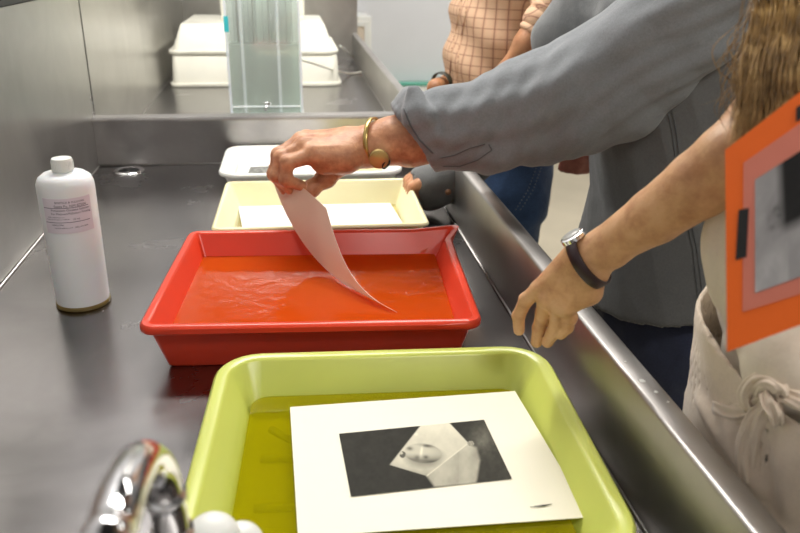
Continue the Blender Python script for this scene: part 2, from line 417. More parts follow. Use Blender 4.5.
def organic(name, parts, mat, parent, disp=None, smooth=4, label=None):
    """parts: list of (Sdf, voxel) joined into one mesh"""
    VV = []; QQ = []; b = 0
    for sd, h in parts:
        V, Q = sd.polys(h); V = relax(V, Q, smooth)
        if disp is not None: V = V + vnormals(V, Q) * disp(V)[:, None]
        VV.append(V); QQ.append(Q + b); b += len(V)
    V = np.concatenate(VV); Q = np.concatenate(QQ)
    me = bpy.data.meshes.new(name); me.vertices.add(len(V)); me.vertices.foreach_set('co', V.astype(np.float32).ravel())
    me.loops.add(Q.size); me.loops.foreach_set('vertex_index', Q.astype(np.int32).ravel())
    me.polygons.add(len(Q)); me.polygons.foreach_set('loop_start', np.arange(0, Q.size, 4, dtype=np.int32))
    me.update(calc_edges=True); me.polygons.foreach_set('use_smooth', [True] * len(Q)); me.materials.append(mat)
    o = bpy.data.objects.new(name, me); COL.objects.link(o)
    attach(o, parent)
    if label: o['label'] = label
    return o

# ================================================================ the setting
WALL = simple('pale grey wall paint', lin(214, 215, 218), .7, var=.02, vs=2)
CEIL = simple('dark ceiling', lin(38, 38, 40), .8)
CONC = simple('sealed concrete floor', lin(190, 180, 158), .45, var=.08, vs=3, bs=.1, bsc=60)
def slab(name, lo, hi, mat):
    c = [(a + b) / 2 for a, b in zip(lo, hi)]; h = [(b - a) / 2 for a, b in zip(lo, hi)]
    return tag(settle(MB().box(c, h).build(name, mat, smooth=False)), kind='structure')
slab('floor', (-.62, -2.1, -.05), (4.1, 5.2, 0), CONC)
slab('ceiling', (-.62, -2.1, 2.75), (4.1, 5.2, 2.8), CEIL)
slab('wall_back', (-.62, 5.1, 0), (4.1, 5.2, 2.75), WALL)
slab('wall_left', (-.62, -2.0, 0), (-.52, 5.1, 2.75), WALL)
slab('wall_right', (4.0, -2.0, 0), (4.1, 5.1, 2.75), WALL)
slab('wall_front', (-.52, -2.1, 0), (4.0, -2.0, 2.75), WALL)
slab('baseboard_back', (-.52, 5.085, 0), (4.0, 5.1, .1), simple('baseboard paint', lin(200), .6))
slab('baseboard_right', (3.985, -2.0, 0), (4.0, 5.085, .1), simple('baseboard paint', lin(200), .6))
LIT = bpy.data.materials.new('lit diffuser'); LIT.use_nodes = True
_b = LIT.node_tree.nodes['Principled BSDF']; _b.inputs['Emission Color'].default_value = (1, .965, .91, 1); _b.inputs['Emission Strength'].default_value = 5
LABL = ['above the big sink and its trays', 'over the far end of the aisle', 'over the near end of the aisle', 'farthest to the right over the open floor']
for (x, y, z, sx, sy, w), l in zip(LAMPS, LABL):
    t = empty('ceiling_light', (x, y, z), 'long white fluorescent ceiling light ' + l, 'light', 'ceiling lights over the room')
    MB().box((x, y, z + .035), (sx / 2 + .03, sy / 2 + .03, .03), .006).build('housing', WHITE_PL, t, smooth=False)
    MB().box((x, y, z), (sx / 2, sy / 2, .006)).build('diffuser', LIT, t, smooth=False)
    for k in (-1, 1):
        MB().tube([(x + k * sx * .35, y, z + .06), (x + k * sx * .35, y, 2.75)], .006).build('hanger', DARK_METAL, t)

# ---- the big stainless sink
ZF, ZR = .85, .967
def lx(y): return -.449 - .0098 * y
sink = empty('darkroom_sink', (0, 2, 0), 'long brushed stainless steel darkroom sink with a tall left splash', 'sink')
Y0, Y1 = .12, 3.85
V = [(lx(Y0) , Y0, ZF), (.311, Y0, ZF), (.311, Y1, ZF), (lx(Y1), Y1, ZF)]
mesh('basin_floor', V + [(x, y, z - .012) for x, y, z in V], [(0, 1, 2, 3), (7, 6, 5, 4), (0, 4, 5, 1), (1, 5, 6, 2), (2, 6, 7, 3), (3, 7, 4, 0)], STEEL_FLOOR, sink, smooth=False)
ZT = 1.246
def panel(y0, y1, z0, z1):
    t = .012; g = .0008
    return mesh('splash_panel', [(lx(y0), y0 + g, z0), (lx(y1), y1 - g, z0), (lx(y1), y1 - g, z1), (lx(y0), y0 + g, z1),
        (lx(y0) - t, y0 + g, z0), (lx(y1) - t, y1 - g, z0), (lx(y1) - t, y1 - g, z1), (lx(y0) - t, y0 + g, z1)],
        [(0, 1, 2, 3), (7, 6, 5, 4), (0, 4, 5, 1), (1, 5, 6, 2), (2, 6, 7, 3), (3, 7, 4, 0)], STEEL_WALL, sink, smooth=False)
panel(Y0, 1.903, ZF - .012, ZT); panel(1.903, Y1, ZF - .012, ZT)
MB().box((lx(1.903) + .0003, 1.903, 1.05), (.0007, .0022, .19)).build('seam', DARK_METAL, sink, smooth=False)
for z in (.972, .968): MB().tube([(lx(1.9) + .002, 1.885, z + .03 * (z > .97)), (lx(1.9) + .002, 1.885, z + .012 + .03 * (z > .97))], .0012, 6).build('weld_mark', CHROME, sink)
MB().box((lx(1.2) - .008, 1.2, ZT + .008), (.012, 1.08, .007), .002, R=Matrix.Rotation(.0098, 3, 'Z')).build('top_rail', DARK, sink, smooth=False)
MB().box((-.077, Y1 + .006, 1.72), (.411, .006, .88)).build('back_panel', STEEL_WALL, sink, smooth=False)  # unseen upper part raised so the floor reflects dark steel, not the wall
MB().box((-.22, Y1 - .001, 1.72), (.0012, .0015, .87)).build('seam', DARK_METAL, sink, smooth=False)
MB().tube([(lx(Y0) + .003, Y0, ZF + .001), (lx(Y1) + .003, Y1, ZF + .001)], .0022, 6).build('weld_bead', STEEL_RIM, sink)
# right side: inner skin, flat rolled rim, apron
prof = [(.309, ZF - .012), (.309, ZR - .004), (.3102, ZR - .001), (.313, ZR), (.331, ZR), (.334, ZR - .001), (.3355, ZR - .004), (.3355, ZR - .2), (.330, ZR - .2), (.330, ZR - .015), (.3125, ZR - .015), (.3125, ZF - .012)]
V = []; m = len(prof)
for y in (Y0, Y1): V += [(x, y, z) for x, z in prof]
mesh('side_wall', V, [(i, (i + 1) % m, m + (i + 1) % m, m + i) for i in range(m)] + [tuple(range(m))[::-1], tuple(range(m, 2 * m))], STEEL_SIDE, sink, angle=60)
MB().tube([(.3075, Y0, ZF + .001), (.3075, Y1, ZF + .001)], .0022, 6).build('weld_bead', STEEL_RIM, sink)
# partition with rolled ledge
PYW = 1.873
prof = [(PYW, ZF), (PYW, ZR - .018), (PYW - .004, ZR - .012), (PYW - .004, ZR - .004), (PYW - .001, ZR), (PYW + .034, ZR), (PYW + .036, ZR - .003), (PYW + .036, ZF)]
V = []; m = len(prof)
for x in (lx(1.87), .309): V += [(x, y, z) for y, z in prof]
mesh('partition', V, [(i, m + i, m + (i + 1) % m, (i + 1) % m) for i in range(m)] + [tuple(range(m)), tuple(range(m, 2 * m))[::-1]], STEEL_RIM, sink, angle=50)
MB().tube([(lx(1.87), PYW - .002, ZF + .001), (.309, PYW - .002, ZF + .001)], .0025, 6).build('weld_bead', STEEL_RIM, sink)
MB().box((-.073, .2, (ZF + ZR) / 2 + .0005), (.378, .085, (ZR - ZF) / 2 - .001), .004).build('front_deck', STEEL_RIM, sink, smooth=False)
for x in (-.4, .28):
    for y in (.2, 2.0, 3.7):
        MB().tube([(x, y, .02), (x, y, ZF - .012)], .02, 14).lathe([(.03, 0), (.03, .02), (.02, .03)], (x, y, 0), 16).build('leg', STEEL_WALL, sink)
for x in (-.4, .28): MB().box((x, 1.95, .25), (.012, 1.74, .012)).build('lower_rail', STEEL_WALL, sink, smooth=False)
dr = MB().lathe([(.0001, .0006), (.024, .0006), (.027, .003), (.033, .003), (.036, .0005), (.036, 0), (.0001, 0)], (-.387, 1.822, ZF + .0005), 40).build('drain', CHROME, sink)
MB().lathe([(.0001, .0016), (.0235, .0016), (.0235, .0012), (.0001, .0012)], (-.387, 1.822, ZF + .0005), 32).build('drain_hole', DARK, dr)
for k in range(4):
    a = k * math.pi / 4; MB().box((-.387, 1.822, ZF + .0026), (.0235, .0012, .0005), R=Matrix.Rotation(a, 3, 'Z')).build('strainer_bar', DARK_METAL, dr, smooth=False)
# chips of dried chemistry on the rim
for (px, py, s_) in ((642, 381, .0035), (656, 392, .0022), (625, 362, .0016), (668, 402, .0014)):
    p = PZ(px, py, ZR); sp = MB(); sp.lathe([(s_, 0), (s_ * .8, .0005), (.0002, .0006)], (p[0], p[1], ZR), 7).build('dried_spot', WHITE_PL, sink)

# ---- far furniture against the back wall
TEAL = simple('teal glass edge', lin(96, 178, 156), .15)
cb = empty('cupboard', (.2, 4.95, 0), 'low white cupboard with a thin framed door behind the sink', 'cupboard')
q0, q1 = PY(357, 16, 4.8), PY(371.5, 16, 4.8)
MB().box((q1[0] - .3, 4.95, q0[2] / 2), (.3, .145, q0[2] / 2 - .001), .004).build('cabinet_body', WHITE_PL, cb, smooth=False)
dd = MB().box((q1[0] - .3, 4.797, q0[2] / 2 + .02), (.285, .006, q0[2] / 2 - .05), .002).build('door', simple('beige panel', lin(214, 200, 180), .6), cb, smooth=False)
for sx in (-1, 1): MB().box((q1[0] - .3 + sx * .27, 4.789, q0[2] / 2 + .02), (.014, .004, q0[2] / 2 - .05), .001).build('door_frame', WHITE_PL, dd, smooth=False)
MB().box((q1[0] - .3, 4.789, q0[2] - .045), (.255, .004, .014), .001).build('door_frame', WHITE_PL, dd, smooth=False)
tb = empty('bench', (1.3, 5.04, 0), 'low white bench with a thin teal glass top along the back wall', 'bench')
q0 = PY(402, 83, 5.0)
MB().box((q0[0] + .50, 5.045, q0[2] - .009), (.62, .05, .009), .002).build('glass_top', TEAL, tb, smooth=False)
MB().box((q0[0] + .50, 5.048, (q0[2] - .02) / 2), (.60, .045, (q0[2] - .02) / 2), .004).build('cabinet_body', WHITE_PL, tb, smooth=False)

# ================================================================ trays
def rrect(hw, hd, r, z, n=7):
    out = []
    for cx, cy, a0 in ((1, 1, 0), (-1, 1, 90), (-1, -1, 180), (1, -1, 270)):
        for k in range(n):
            a = math.radians(a0 + 90 * k / (n - 1)); out.append([cx * (hw - r) + r * math.cos(a), cy * (hd - r) + r * math.sin(a), z])
    o2 = []
    for i, p in enumerate(out):          # a few points along each straight side
        o2.append(p)
        if i % n == n - 1:
            q = out[(i + 1) % len(out)]
            for t in (.1, .5, .9): o2.append([p[0] + (q[0] - p[0]) * t, p[1] + (q[1] - p[1]) * t, z])
    return o2
def tray(name, c, rot, w, d, h, r, taper, lip, mat, label, group=None, spout=None, lip_h=.008, wall=.003, floor_t=.004, zb=ZF, beadtop=True, upside=False):
    """outer size w x d is measured at the lip"""
    hw, hd = w / 2 - lip, d / 2 - lip
    prof = [(-taper - .004, 0), (-taper, .004), (-.001, h - lip_h), (lip - .0015, h - lip_h), (lip, h - lip_h + .0015), (lip, h - .003), (lip - .003, h), (.0, h), (-wall, h - .003), (-taper - wall, floor_t + .006), (-taper - wall - .006, floor_t)]
    V = []; nn = 40
    for o_, z in prof:
        rr = max(.004, r + (o_ if o_ > -taper - .003 else -taper - .004)); ring = rrect(hw + o_, hd + o_, min(rr, hd * .9), z)
        if spout:
            for p in ring:
                q = np.array([p[0] - (hw), p[1] - (hd)]); g = math.exp(-(q @ q) / (2 * .014 ** 2)) * max(0, (z - h * .55) / (h * .45))
                p[0] += g * spout; p[1] += g * spout * .8
        V += ring
    ca, sa = math.cos(rot), math.sin(rot)
    W_ = []
    for x, y, z in V:
        if upside: z = h - z
        W_.append((c[0] + ca * x - sa * y, c[1] + sa * x + ca * y, zb + z))
    Fc = []; m = len(prof)
    for i in range(m - 1):
        for k in range(nn):
            l = (k + 1) % nn; Fc.append((i * nn + k, i * nn + l, (i + 1) * nn + l, (i + 1) * nn + k))
    Fc.append(tuple(range(nn))[::-1]); Fc.append(tuple((m - 1) * nn + k for k in range(nn)))
    if upside: Fc = [f[::-1] for f in Fc]
    root = empty(name, (c[0], c[1], zb), label, 'tray', group)
    mesh('tray_body', W_, Fc, mat, root, angle=45)
    return root, lambda x, y, z: (c[0] + ca * x - sa * y, c[1] + sa * x + ca * y, zb + z)
def liquid(name, T, hw, hd, r, z, mat, label, z0=.0045, th=None):
    lo = rrect(hw, hd, r, z); V = [T(*p) for p in lo] + [T(p[0], p[1], z - (th or .002)) for p in lo]; n = 40
    o = mesh(name, V, [tuple(range(n)), tuple(range(n, 2 * n))[::-1]] + [(i + n, (i + 1) % n + n, (i + 1) % n, i) for i in range(n)], mat, None, smooth=False)
    return settle(tag(o, label, 'liquid'))
# red tray
RED_R = math.radians(-4.0)
red, TR = tray('developing_tray', (.027, 1.002), RED_R, .420, .345, .070, .010, .016, .010, RED_PL, 'deep red rectangular darkroom tray holding amber liquid', 'darkroom trays in the sink', spout=.026, lip_h=.011)
for i in range(4):
    y = -.1 + .066 * i
    MB().tube([TR(-.16, y, .0045), TR(.16, y, .0045)], [(.006, .0016)] * 2, 10, flat=(0, 0, 1)).build('rib', RED_PL, red)
liquid('developer_bath', TR, .1865, .149, .008, .034, LIQ_RED, 'amber orange liquid filling the bottom of the red tray')
# green tray
GR_R = math.radians(-3)
green, TG = tray('washing_tray', (.087, .607), GR_R, .378, .345, .060, .036, .018, .013, GREEN_PL, 'lime green round-cornered tray nearest the camera', 'darkroom trays in the sink', lip_h=.010, wall=.004)
for a, b in (((-.135, .045), (-.05, .043)), ((-.128, .098), (-.098, .07)), ((-.135, -.03), (-.05, -.03)), ((-.06, .12), (-.06, .098)), ((.03, .12), (.03, .098)), ((.12, .1), (.09, .07)), ((-.12, -.1), (-.09, -.07)), ((0, -.12), (0, -.09)), ((.12, -.1), (.09, -.07)), ((.13, .01), (.06, .01))):
    MB().tube([TG(*a, .004), TG(*b, .004)], [(.005, .0055)] * 2, 10, flat=(0, 0, 1)).build('rib', GREEN_PL, green)
liquid('wash_bath', TG, .1505, .1345, .02, .024, LIQ_GREEN, 'thin olive yellow liquid in the lime green tray')
# cream tray, white tray
cream, TC = tray('fixing_tray', (.046, 1.352), math.radians(-1), .368, .285, .062, .008, .018, .007, CREAM_PL, 'pale cream square-cornered tray behind the red tray', 'darkroom trays in the sink', lip_h=.006)
liquid('fixer_bath', TC, .154, .113, .006, .016, LIQ_CLEAR, 'clear yellowish liquid in the cream tray')
whitet, TW = tray('rinsing_tray', (.040, 1.733), math.radians(-.5), .402, .268, .046, .035, .014, .009, WHITE_PL, 'white round-cornered tray by the steel partition', 'darkroom trays in the sink', lip_h=.009)
liquid('rinse_bath', TW, .170, .104, .02, .009, LIQ_CLEAR, 'clear shallow water in the white tray')

# ================================================================ papers and pictures
def sheet(name, A, B, C_, D_, mat, label, cat='print', th=.0006, n=6, lift=None, group=None):
    """corners: back left, back right, front right, front left"""
    A, B, C_, D_ = map(lambda p: np.array(p, float), (A, B, C_, D_)); V = []
    for s_ in (0, -th):
        for j in range(n + 1):
            for i in range(n + 1):
                u, v = i / n, j / n; p = (A * (1 - u) + B * u) * (1 - v) + (D_ * (1 - u) + C_ * u) * v
                V.append(p + np.array([0, 0, s_ + (lift(u, v) if lift else 0)]))
    m = n + 1; o2 = m * m; Fc = []
    for j in range(n):
        for i in range(n):
            a = j * m + i; Fc.append((a, a + m, a + m + 1, a + 1)); Fc.append((a + o2, a + 1 + o2, a + m + 1 + o2, a + m + o2))
    E = [i for i in range(n)] + [n + j * m for j in range(n)] + [m * m - 1 - i for i in range(n)] + [(n - j) * m for j in range(n)]
    for i in range(len(E)):
        a, b = E[i], E[(i + 1) % len(E)]; Fc.append((a, b, b + o2, a + o2))
    o = mesh(name, V, Fc, mat, None, smooth=False)
    return tag(o, label, cat, group)
def homog(src, dst):
    A = []; b = []
    for (x, y), (u, v) in zip(src, dst):
        A += [[x, y, 1, 0, 0, 0, -u * x, -u * y], [0, 0, 0, x, y, 1, -v * x, -v * y]]; b += [u, v]
    h = np.linalg.solve(A, b); return lambda x, y: ((h[0] * x + h[1] * y + h[2]) / (h[6] * x + h[7] * y + 1), (h[3] * x + h[4] * y + h[5]) / (h[6] * x + h[7] * y + 1))
def picmat(name, alpha=0):
    m, nt, b = newmat(name); a = nt.nodes.new('ShaderNodeVertexColor'); a.layer_name = 'ink'; nt.links.new(a.outputs[0], b.inputs['Base Color']); b.inputs['Roughness'].default_value = .6; b.inputs['Specular IOR Level'].default_value = .12
    if alpha: b.inputs['Transmission Weight'].default_value = alpha
    return m
def picture(name, A, B, C_, D_, nu, nv, fn, mat, parent, label=None, nrm=(0, 0, 1), off=.0004):
    A, B, C_, D_ = map(lambda p: np.array(p, float) + np.array(nrm) * off, (A, B, C_, D_))
    u, v = np.meshgrid(np.linspace(0, 1, nu + 1), np.linspace(0, 1, nv + 1)); U, Vv = u.ravel()[:, None], v.ravel()[:, None]
    P = (A * (1 - U) + B * U) * (1 - Vv) + (D_ * (1 - U) + C_ * U) * Vv
    j, i = np.meshgrid(np.arange(nv), np.arange(nu), indexing='ij'); a = (j * (nu + 1) + i).ravel(); Q = np.stack([a, a + nu + 1, a + nu + 2, a + 1], 1)
    o = mesh(name, P, Q, mat, parent, smooth=False, label=label)
    col = fn(u.ravel(), v.ravel()); at = o.data.color_attributes.new('ink', 'FLOAT_COLOR', 'POINT'); at.data.foreach_set('color', np.concatenate([col, np.ones((len(col), 1))], 1).astype(np.float32).ravel())
    return o
_ns = rng.random((64, 64))
def vn(x, y):
    xi, yi = np.floor(x).astype(int), np.floor(y).astype(int); fx, fy = x - xi, y - yi; fx = fx * fx * (3 - 2 * fx); fy = fy * fy * (3 - 2 * fy)
    g = lambda a, b: _ns[a % 64, b % 64]
    return (g(xi, yi) * (1 - fx) + g(xi + 1, yi) * fx) * (1 - fy) + (g(xi, yi + 1) * (1 - fx) + g(xi + 1, yi + 1) * fx) * fy
def fbm(x, y): return vn(x, y) * .5 + vn(x * 2.1, y * 2.1) * .3 + vn(x * 4.3, y * 4.3) * .2
def inpoly(x, y, poly, soft=2.):
    """signed distance style mask of a convex polygon given clockwise on screen"""
    d = np.full_like(x, 1e9)
    for i in range(len(poly)):
        (x0, y0), (x1, y1) = poly[i], poly[(i + 1) % len(poly)]; L = math.hypot(x1 - x0, y1 - y0)
        d = np.minimum(d, ((x1 - x0) * (y - y0) - (y1 - y0) * (x - x0)) / L)
    return np.clip(d / soft + .5, 0, 1)
PQ = [PZ(290, 407, .8775), PZ(515, 391, .8775), PZ(590.5, 517, .8775), PZ(298, 537, .8775)]
pr = sheet('photographic_print', *PQ, PAPER, 'large cream print with a dark mask picture lying in the lime tray', n=8, th=.0006, group='photographic prints in the trays')
def ink(u, v):
    f = homog([(0, 0), (1, 0), (1, 1), (0, 1)], [(38, 140), (640, 85), (767, 340), (92, 408)]); x, y = f(u, v)
    t = .022 + .02 * fbm(x / 30, y / 30) + .05 * np.clip((x - 540) / 200, 0, 1) * fbm(x / 22, y / 30)
    t += .16 * np.exp(-((x - 640) / 55) ** 2 - ((y - 170) / 60) ** 2) * fbm(x / 25 + 9, y / 25)
    def put(t, m, val): return t * (1 - m) + val * m
    low = .30 + .22 * np.sin((x * .8 + y * .5) / 26) * .3 + .25 * fbm(x / 50, y / 60) + .12 * (x > 540) * np.exp(-((x - 570) / 30) ** 2)
    t = put(t, inpoly(x, y, [(405, 322), (575, 188), (612, 205), (628, 260), (615, 360), (440, 372)], 12), low)
    dia = .62 + .12 * fbm(x / 25, y / 25) - .18 * np.clip((290 - x) / 80, 0, 1) - .25 * np.clip((y - 265) / 60, 0, 1) + .15 * np.clip((170 - y) / 60, 0, 1)
    t = put(t, inpoly(x, y, [(213, 263), (375, 108), (378, 104), (495, 98), (578, 186), (406, 324)], 3), dia)
    d = np.abs((x - 406) * (186 - 324) - (y - 324) * (578 - 406)) / 220.; t = put(t, np.clip(1.6 - d / 2, 0, 1) * (x > 406) * (x < 580) * .8, .9)
    sh = ((x - 395) / 88) ** 2 + ((y - 246) / 46) ** 2; t = t * (1 - .55 * np.clip(1.25 - sh, 0, 1))
    ca, sa = math.cos(.12), math.sin(.12); X = (x - 388) * ca + (y - 227) * sa; Y = -(x - 388) * sa + (y - 227) * ca
    e = (X / 82) ** 2 + (Y / 43) ** 2; m = np.clip((1 - e) * 8, 0, 1)
    face = .62 * np.clip(1.1 - .75 * np.clip(Y / 43 + .3, -1, 1) ** 2 - .35 * np.clip(X / 82, 0, 1), .15, 1)
    face *= 1 - .75 * np.exp(-((X + 58) / 13) ** 2 - ((Y + 14) / 8) ** 2); face *= 1 - .7 * np.exp(-((X - 14) / 11) ** 2 - ((Y - 15) / 8) ** 2)
    face *= 1 - .8 * np.exp(-((X - 12) / 24) ** 2 - ((Y + 33) / 6) ** 2); face *= 1 - .5 * np.exp(-((X + 22) / 12) ** 2 - ((Y - 20) / 10) ** 2)
    face += .3 * np.exp(-((X + 8) / 5) ** 2 - ((Y + 8) / 24) ** 2); t = put(t, m, face)
    n_ = ((x - 303) / 13) ** 2 + ((y - 232) / 15) ** 2; t = put(t, np.clip((1 - n_) * 5, 0, 1), .12); n_ = ((x - 298) / 6) ** 2 + ((y - 226) / 6) ** 2; t = put(t, np.clip((1 - n_) * 5, 0, 1), .6)
    n_ = ((x - 588) / 15) ** 2 + ((y - 187) / 12) ** 2; t = put(t, np.clip((1 - n_) * 5, 0, 1), .15 + .4 * (np.sin(x) > 0)); n_ = ((x - 357) / 8) ** 2 + ((y - 145) / 7) ** 2; t = put(t, np.clip((1 - n_) * 5, 0, 1), .85)
    t = np.clip(t, .02, .95)[:, None]; return np.concatenate([t * 1.0, t * .95, t * .76], 1) * .9
INK = picmat('toned picture ink')
pc = [PZ(339, 434, .8779), PZ(484, 420, .8779), PZ(512, 479, .8779), PZ(351, 497, .8779)]
picture('picture', *pc, 190, 125, ink, INK, pr, 'dark toned picture of a mask on a pale cloth')
MB().tube([PZ(530, 507, .8785), PZ(543, 505.5, .8785), PZ(552, 504, .8785)], [(.0002, .0002), (.0011, .0003), (.0003, .0002)], 6, flat=(0, 0, 1)).build('scratch', DARK, pr)
ps = sheet('photographic_paper', PZ(238, 205, .867), PZ(388, 200, .867), PZ(412, 238, .867), PZ(246, 245, .867), PAPER_W, 'blank white sheet of paper lying in the cream tray', 'paper')
pw = sheet('photographic_print', PZ(240, 160.5, .8615), PZ(330, 158, .8615), PZ(332, 177, .8615), PZ(235, 181, .8615), PAPER_W, 'white print with a small grey picture lying in the white tray', n=4, group='photographic prints in the trays')
def ink2(u, v):
    t = .05 + .35 * fbm(u * 9, v * 6) ** 1.3; return np.stack([t, t, t * .93], 1)
picture('picture', PZ(250, 167, .8617), PZ(276, 166, .8617), PZ(277, 176, .8617), PZ(247, 176.5, .8617), 60, 40, ink2, INK, pw, 'small speckled grey picture')

# the wet sheet being lifted out of the red tray
def bez(P, t):
    a, b, c, d = [np.array(p, float) for p in P]; return (1 - t) ** 3 * a + 3 * (1 - t) ** 2 * t * b + 3 * (1 - t) * t * t * c + t ** 3 * d
zl = .8865
L = [PY(268, 164, 1.215), PY(283, 222, 1.17), PY(312, 262, 1.12), PZ(344, 284, zl)]
Rr = [PY(326, 208, 1.09), PY(341, 262, 1.03), PY(352, 292, .97), PZ(397, 312, zl)]
n = 22; V = []
for s_ in (0, 1):
    for j in range(n + 1):
        l, r = bez(L, j / n), bez(Rr, j / n)
        for i in range(n + 1):
            u = i / n; p = l * (1 - u) + r * u; nn = _n(np.cross(r - l, bez(L, min(1, j / n + .02)) - bez(L, j / n - .02)))
            V.append(p + nn * (.0007 * s_ + .006 * math.sin(math.pi * u) * (1 - j / n)))
m = n + 1; o2 = m * m; Fc = []
for j in range(n):
    for i in range(n):
        a = j * m + i; Fc += [(a, a + 1, a + m + 1, a + m), (a + o2, a + m + o2, a + m + 1 + o2, a + 1 + o2)]
E_ = [i for i in range(n)] + [n + j * m for j in range(n)] + [m * m - 1 - i for i in range(n)] + [(n - j) * m for j in range(n)]
for i in range(len(E_)): a, b = E_[i], E_[(i + 1) % len(E_)]; Fc.append((b, a, a + o2, b + o2))
WETP = simple('wet print paper', lin(240, 228, 216), .35, var=.03, vs=10)
_nt = WETP.node_tree; _tl = _nt.nodes.new('ShaderNodeBsdfTranslucent'); _tl.inputs[0].default_value = lin(244, 226, 206); _mx = _nt.nodes.new('ShaderNodeMixShader'); _mx.inputs[0].default_value = .45
_nt.links.new(_nt.nodes['Principled BSDF'].outputs[0], _mx.inputs[1]); _nt.links.new(_tl.outputs[0], _mx.inputs[2]); _nt.links.new(_mx.outputs[0], _nt.nodes['Material Output'].inputs[0])
wet = settle(tag(mesh('photographic_print', V, Fc, WETP, None, angle=50), 'curved wet sheet of paper lifted by one hand from the red tray', 'print', 'photographic prints in the trays'))

# ================================================================ bottle
bx, by = -.318, 1.082
bot = empty('plastic_bottle', (bx, by, ZF), 'tall white translucent bottle with a printed label on the basin floor', 'bottle')
HDPE = simple('milky plastic', lin(236, 238, 240), .32, sss=.35, var=.02, vs=10)
prof = [(.001, 0), (.0345, 0), (.0365, .003), (.0370, .008), (.0385, .176), (.0380, .184), (.0350, .192), (.028, .1975), (.0125, .200), (.0125, .203)]
MB().lathe([(max(r, .0008), z + .001) for r, z in prof], (bx, by, ZF), 56).build('bottle_body', HDPE, bot, angle=50)
capb = MB()
capb.lathe([(.0130, .2015), (.0140, .2025), (.0142, .2165), (.0130, .2195), (.0008, .2202)], (bx, by, ZF), 40)
cp = capb.build('cap', WHITE_PL, bot, angle=40)
rg = MB()
for k in range(36):
    a = k * math.pi / 18; rg.box((bx + .0142 * math.cos(a), by + .0142 * math.sin(a), ZF + .2095), (.0004, .0005, .0062), R=Matrix.Rotation(a, 3, 'Z'))
rg.build('cap_ridges', WHITE_PL, cp, smooth=False)
AMB = see_through('dried amber ring', lin(225, 205, 150), .2, .6, lin(190, 170, 110), .1)
MB().lathe([(.0372, .0005), (.0386, .0015), (.0378, .0065), (.0372, .007), (.0371, .0008)], (bx, by, ZF), 56).build('residue_ring', AMB, bot)
def cyl_pt(a, z, r): return (bx + r * math.cos(a), by + r * math.sin(a), z)
LABM = simple('lilac white label paper', lin(222, 212, 222), .55)
BLK = simple('label ink', lin(48, 40, 66), .6)
A0 = math.atan2(-by, -bx)          # the side towards the lens
def lab_xy(x, z, r=.0390):         # label metres -> cylinder; x grows to the right seen from the front
    return cyl_pt(A0 + math.radians(-4) + x / .0385, z, r)
V = []; Fc = []; m = 20
lw, z0, z1 = .034, ZF + .122, ZF + .172
for i in range(m + 1):
    x = -lw + 2 * lw * i / m
    for z in (z0, z1): V.append(lab_xy(x, z, .0389))
    for z in (z0, z1): V.append(lab_xy(x, z, .0380))
for i in range(m): a = i * 4; Fc += [(a, a + 4, a + 5, a + 1), (a + 1, a + 5, a + 7, a + 3), (a + 3, a + 7, a + 6, a + 2), (a + 2, a + 6, a + 4, a)]
lbl = mesh('paper_label', V, Fc, LABM, bot, angle=60)
def text_mesh(body, size):
    cu = bpy.data.curves.new('t', 'FONT'); cu.body = body; cu.size = size; cu.align_x = 'CENTER'; cu.resolution_u = 2
    o = bpy.data.objects.new('t', cu); COL.objects.link(o); dg = bpy.context.evaluated_depsgraph_get(); me = bpy.data.meshes.new_from_object(o.evaluated_get(dg))
    V = [tuple(v.co) for v in me.vertices]; Fc = [tuple(p.vertices) for p in me.polygons]; bpy.data.objects.remove(o); bpy.data.curves.remove(cu); bpy.data.meshes.remove(me); return V, Fc
tx = MB()
for body, size, x, z in (('BOSTICK & SULLIVAN', .0034, .004, .1555), ('Santa Fe, NM 87504', .0044, .004, .1508), ('Potassium Oxalate Solution', .0040, .004, .1462),
                         ('For Platinum/Palladium Printing', .0036, .004, .1422), ('Shake well before use', .0022, -.015, .1385), ('Keep out of reach of children', .0022, -.013, .1360),
                         ('32 oz', .0034, .009, .1352), ('DEVELOPER', .0026, -.014, .1290), ('bostick-sullivan.com   (505) 474-0890', .0025, .002, .1255)):
    V, Fc = text_mesh(body, size * 1.18)
    tx.add([lab_xy(v[0] + x * 1.1, ZF + (z - .119) * 1.2 + .1215 + v[1], .0391) for v in V], Fc)
for z in (.1497, .1325):
    V = []; k = 16
    for i in range(k + 1): V += [lab_xy(-.033 + .062 * i / k, ZF + (z - .119) * 1.2 + .1215, .03905), lab_xy(-.033 + .062 * i / k, ZF + (z - .119) * 1.2 + .1222, .03905)]
    tx.add(V, [(2 * i, 2 * i + 2, 2 * i + 3, 2 * i + 1) for i in range(k)])
tx.build('printed_text', BLK, lbl, smooth=False)

# ================================================================ tall clear tank in the rear basin
q0 = PY(232, 104, 2.45); q1 = PY(301, 102, 2.45)
tx0, tx1, ty0, ty1, tz = q0[0], q1[0], 2.45, 2.53, ZF + .42
tank = empty('print_washer', ((tx0 + tx1) / 2, 2.49, ZF), 'tall narrow clear acrylic tank with upright dividers in the rear basin', 'tank')
def bx3(name, x0, x1, y0, y1, z0, z1, mat, par=tank, bev=.0008, label=None):
    return MB().box(((x0 + x1) / 2, (y0 + y1) / 2, (z0 + z1) / 2), ((x1 - x0) / 2, (y1 - y0) / 2, (z1 - z0) / 2), bev).build(name, mat, par, smooth=False, label=label)
EDGE = simple('polished acrylic edge', lin(226, 232, 236), .2, sss=.2)
bx3('front_wall', tx0, tx1, ty0, ty0 + .006, ZF + .004, tz, ACRYL_F)
bx3('rear_wall', tx0, tx1, ty1 - .006, ty1, ZF + .004, tz, simple('frosted acrylic', lin(226, 238, 230), .4, var=.04, vs=30))
bx3('side_wall', tx0 - .0065, tx0 - .0005, ty0, ty1, ZF + .004, tz, ACRYL)
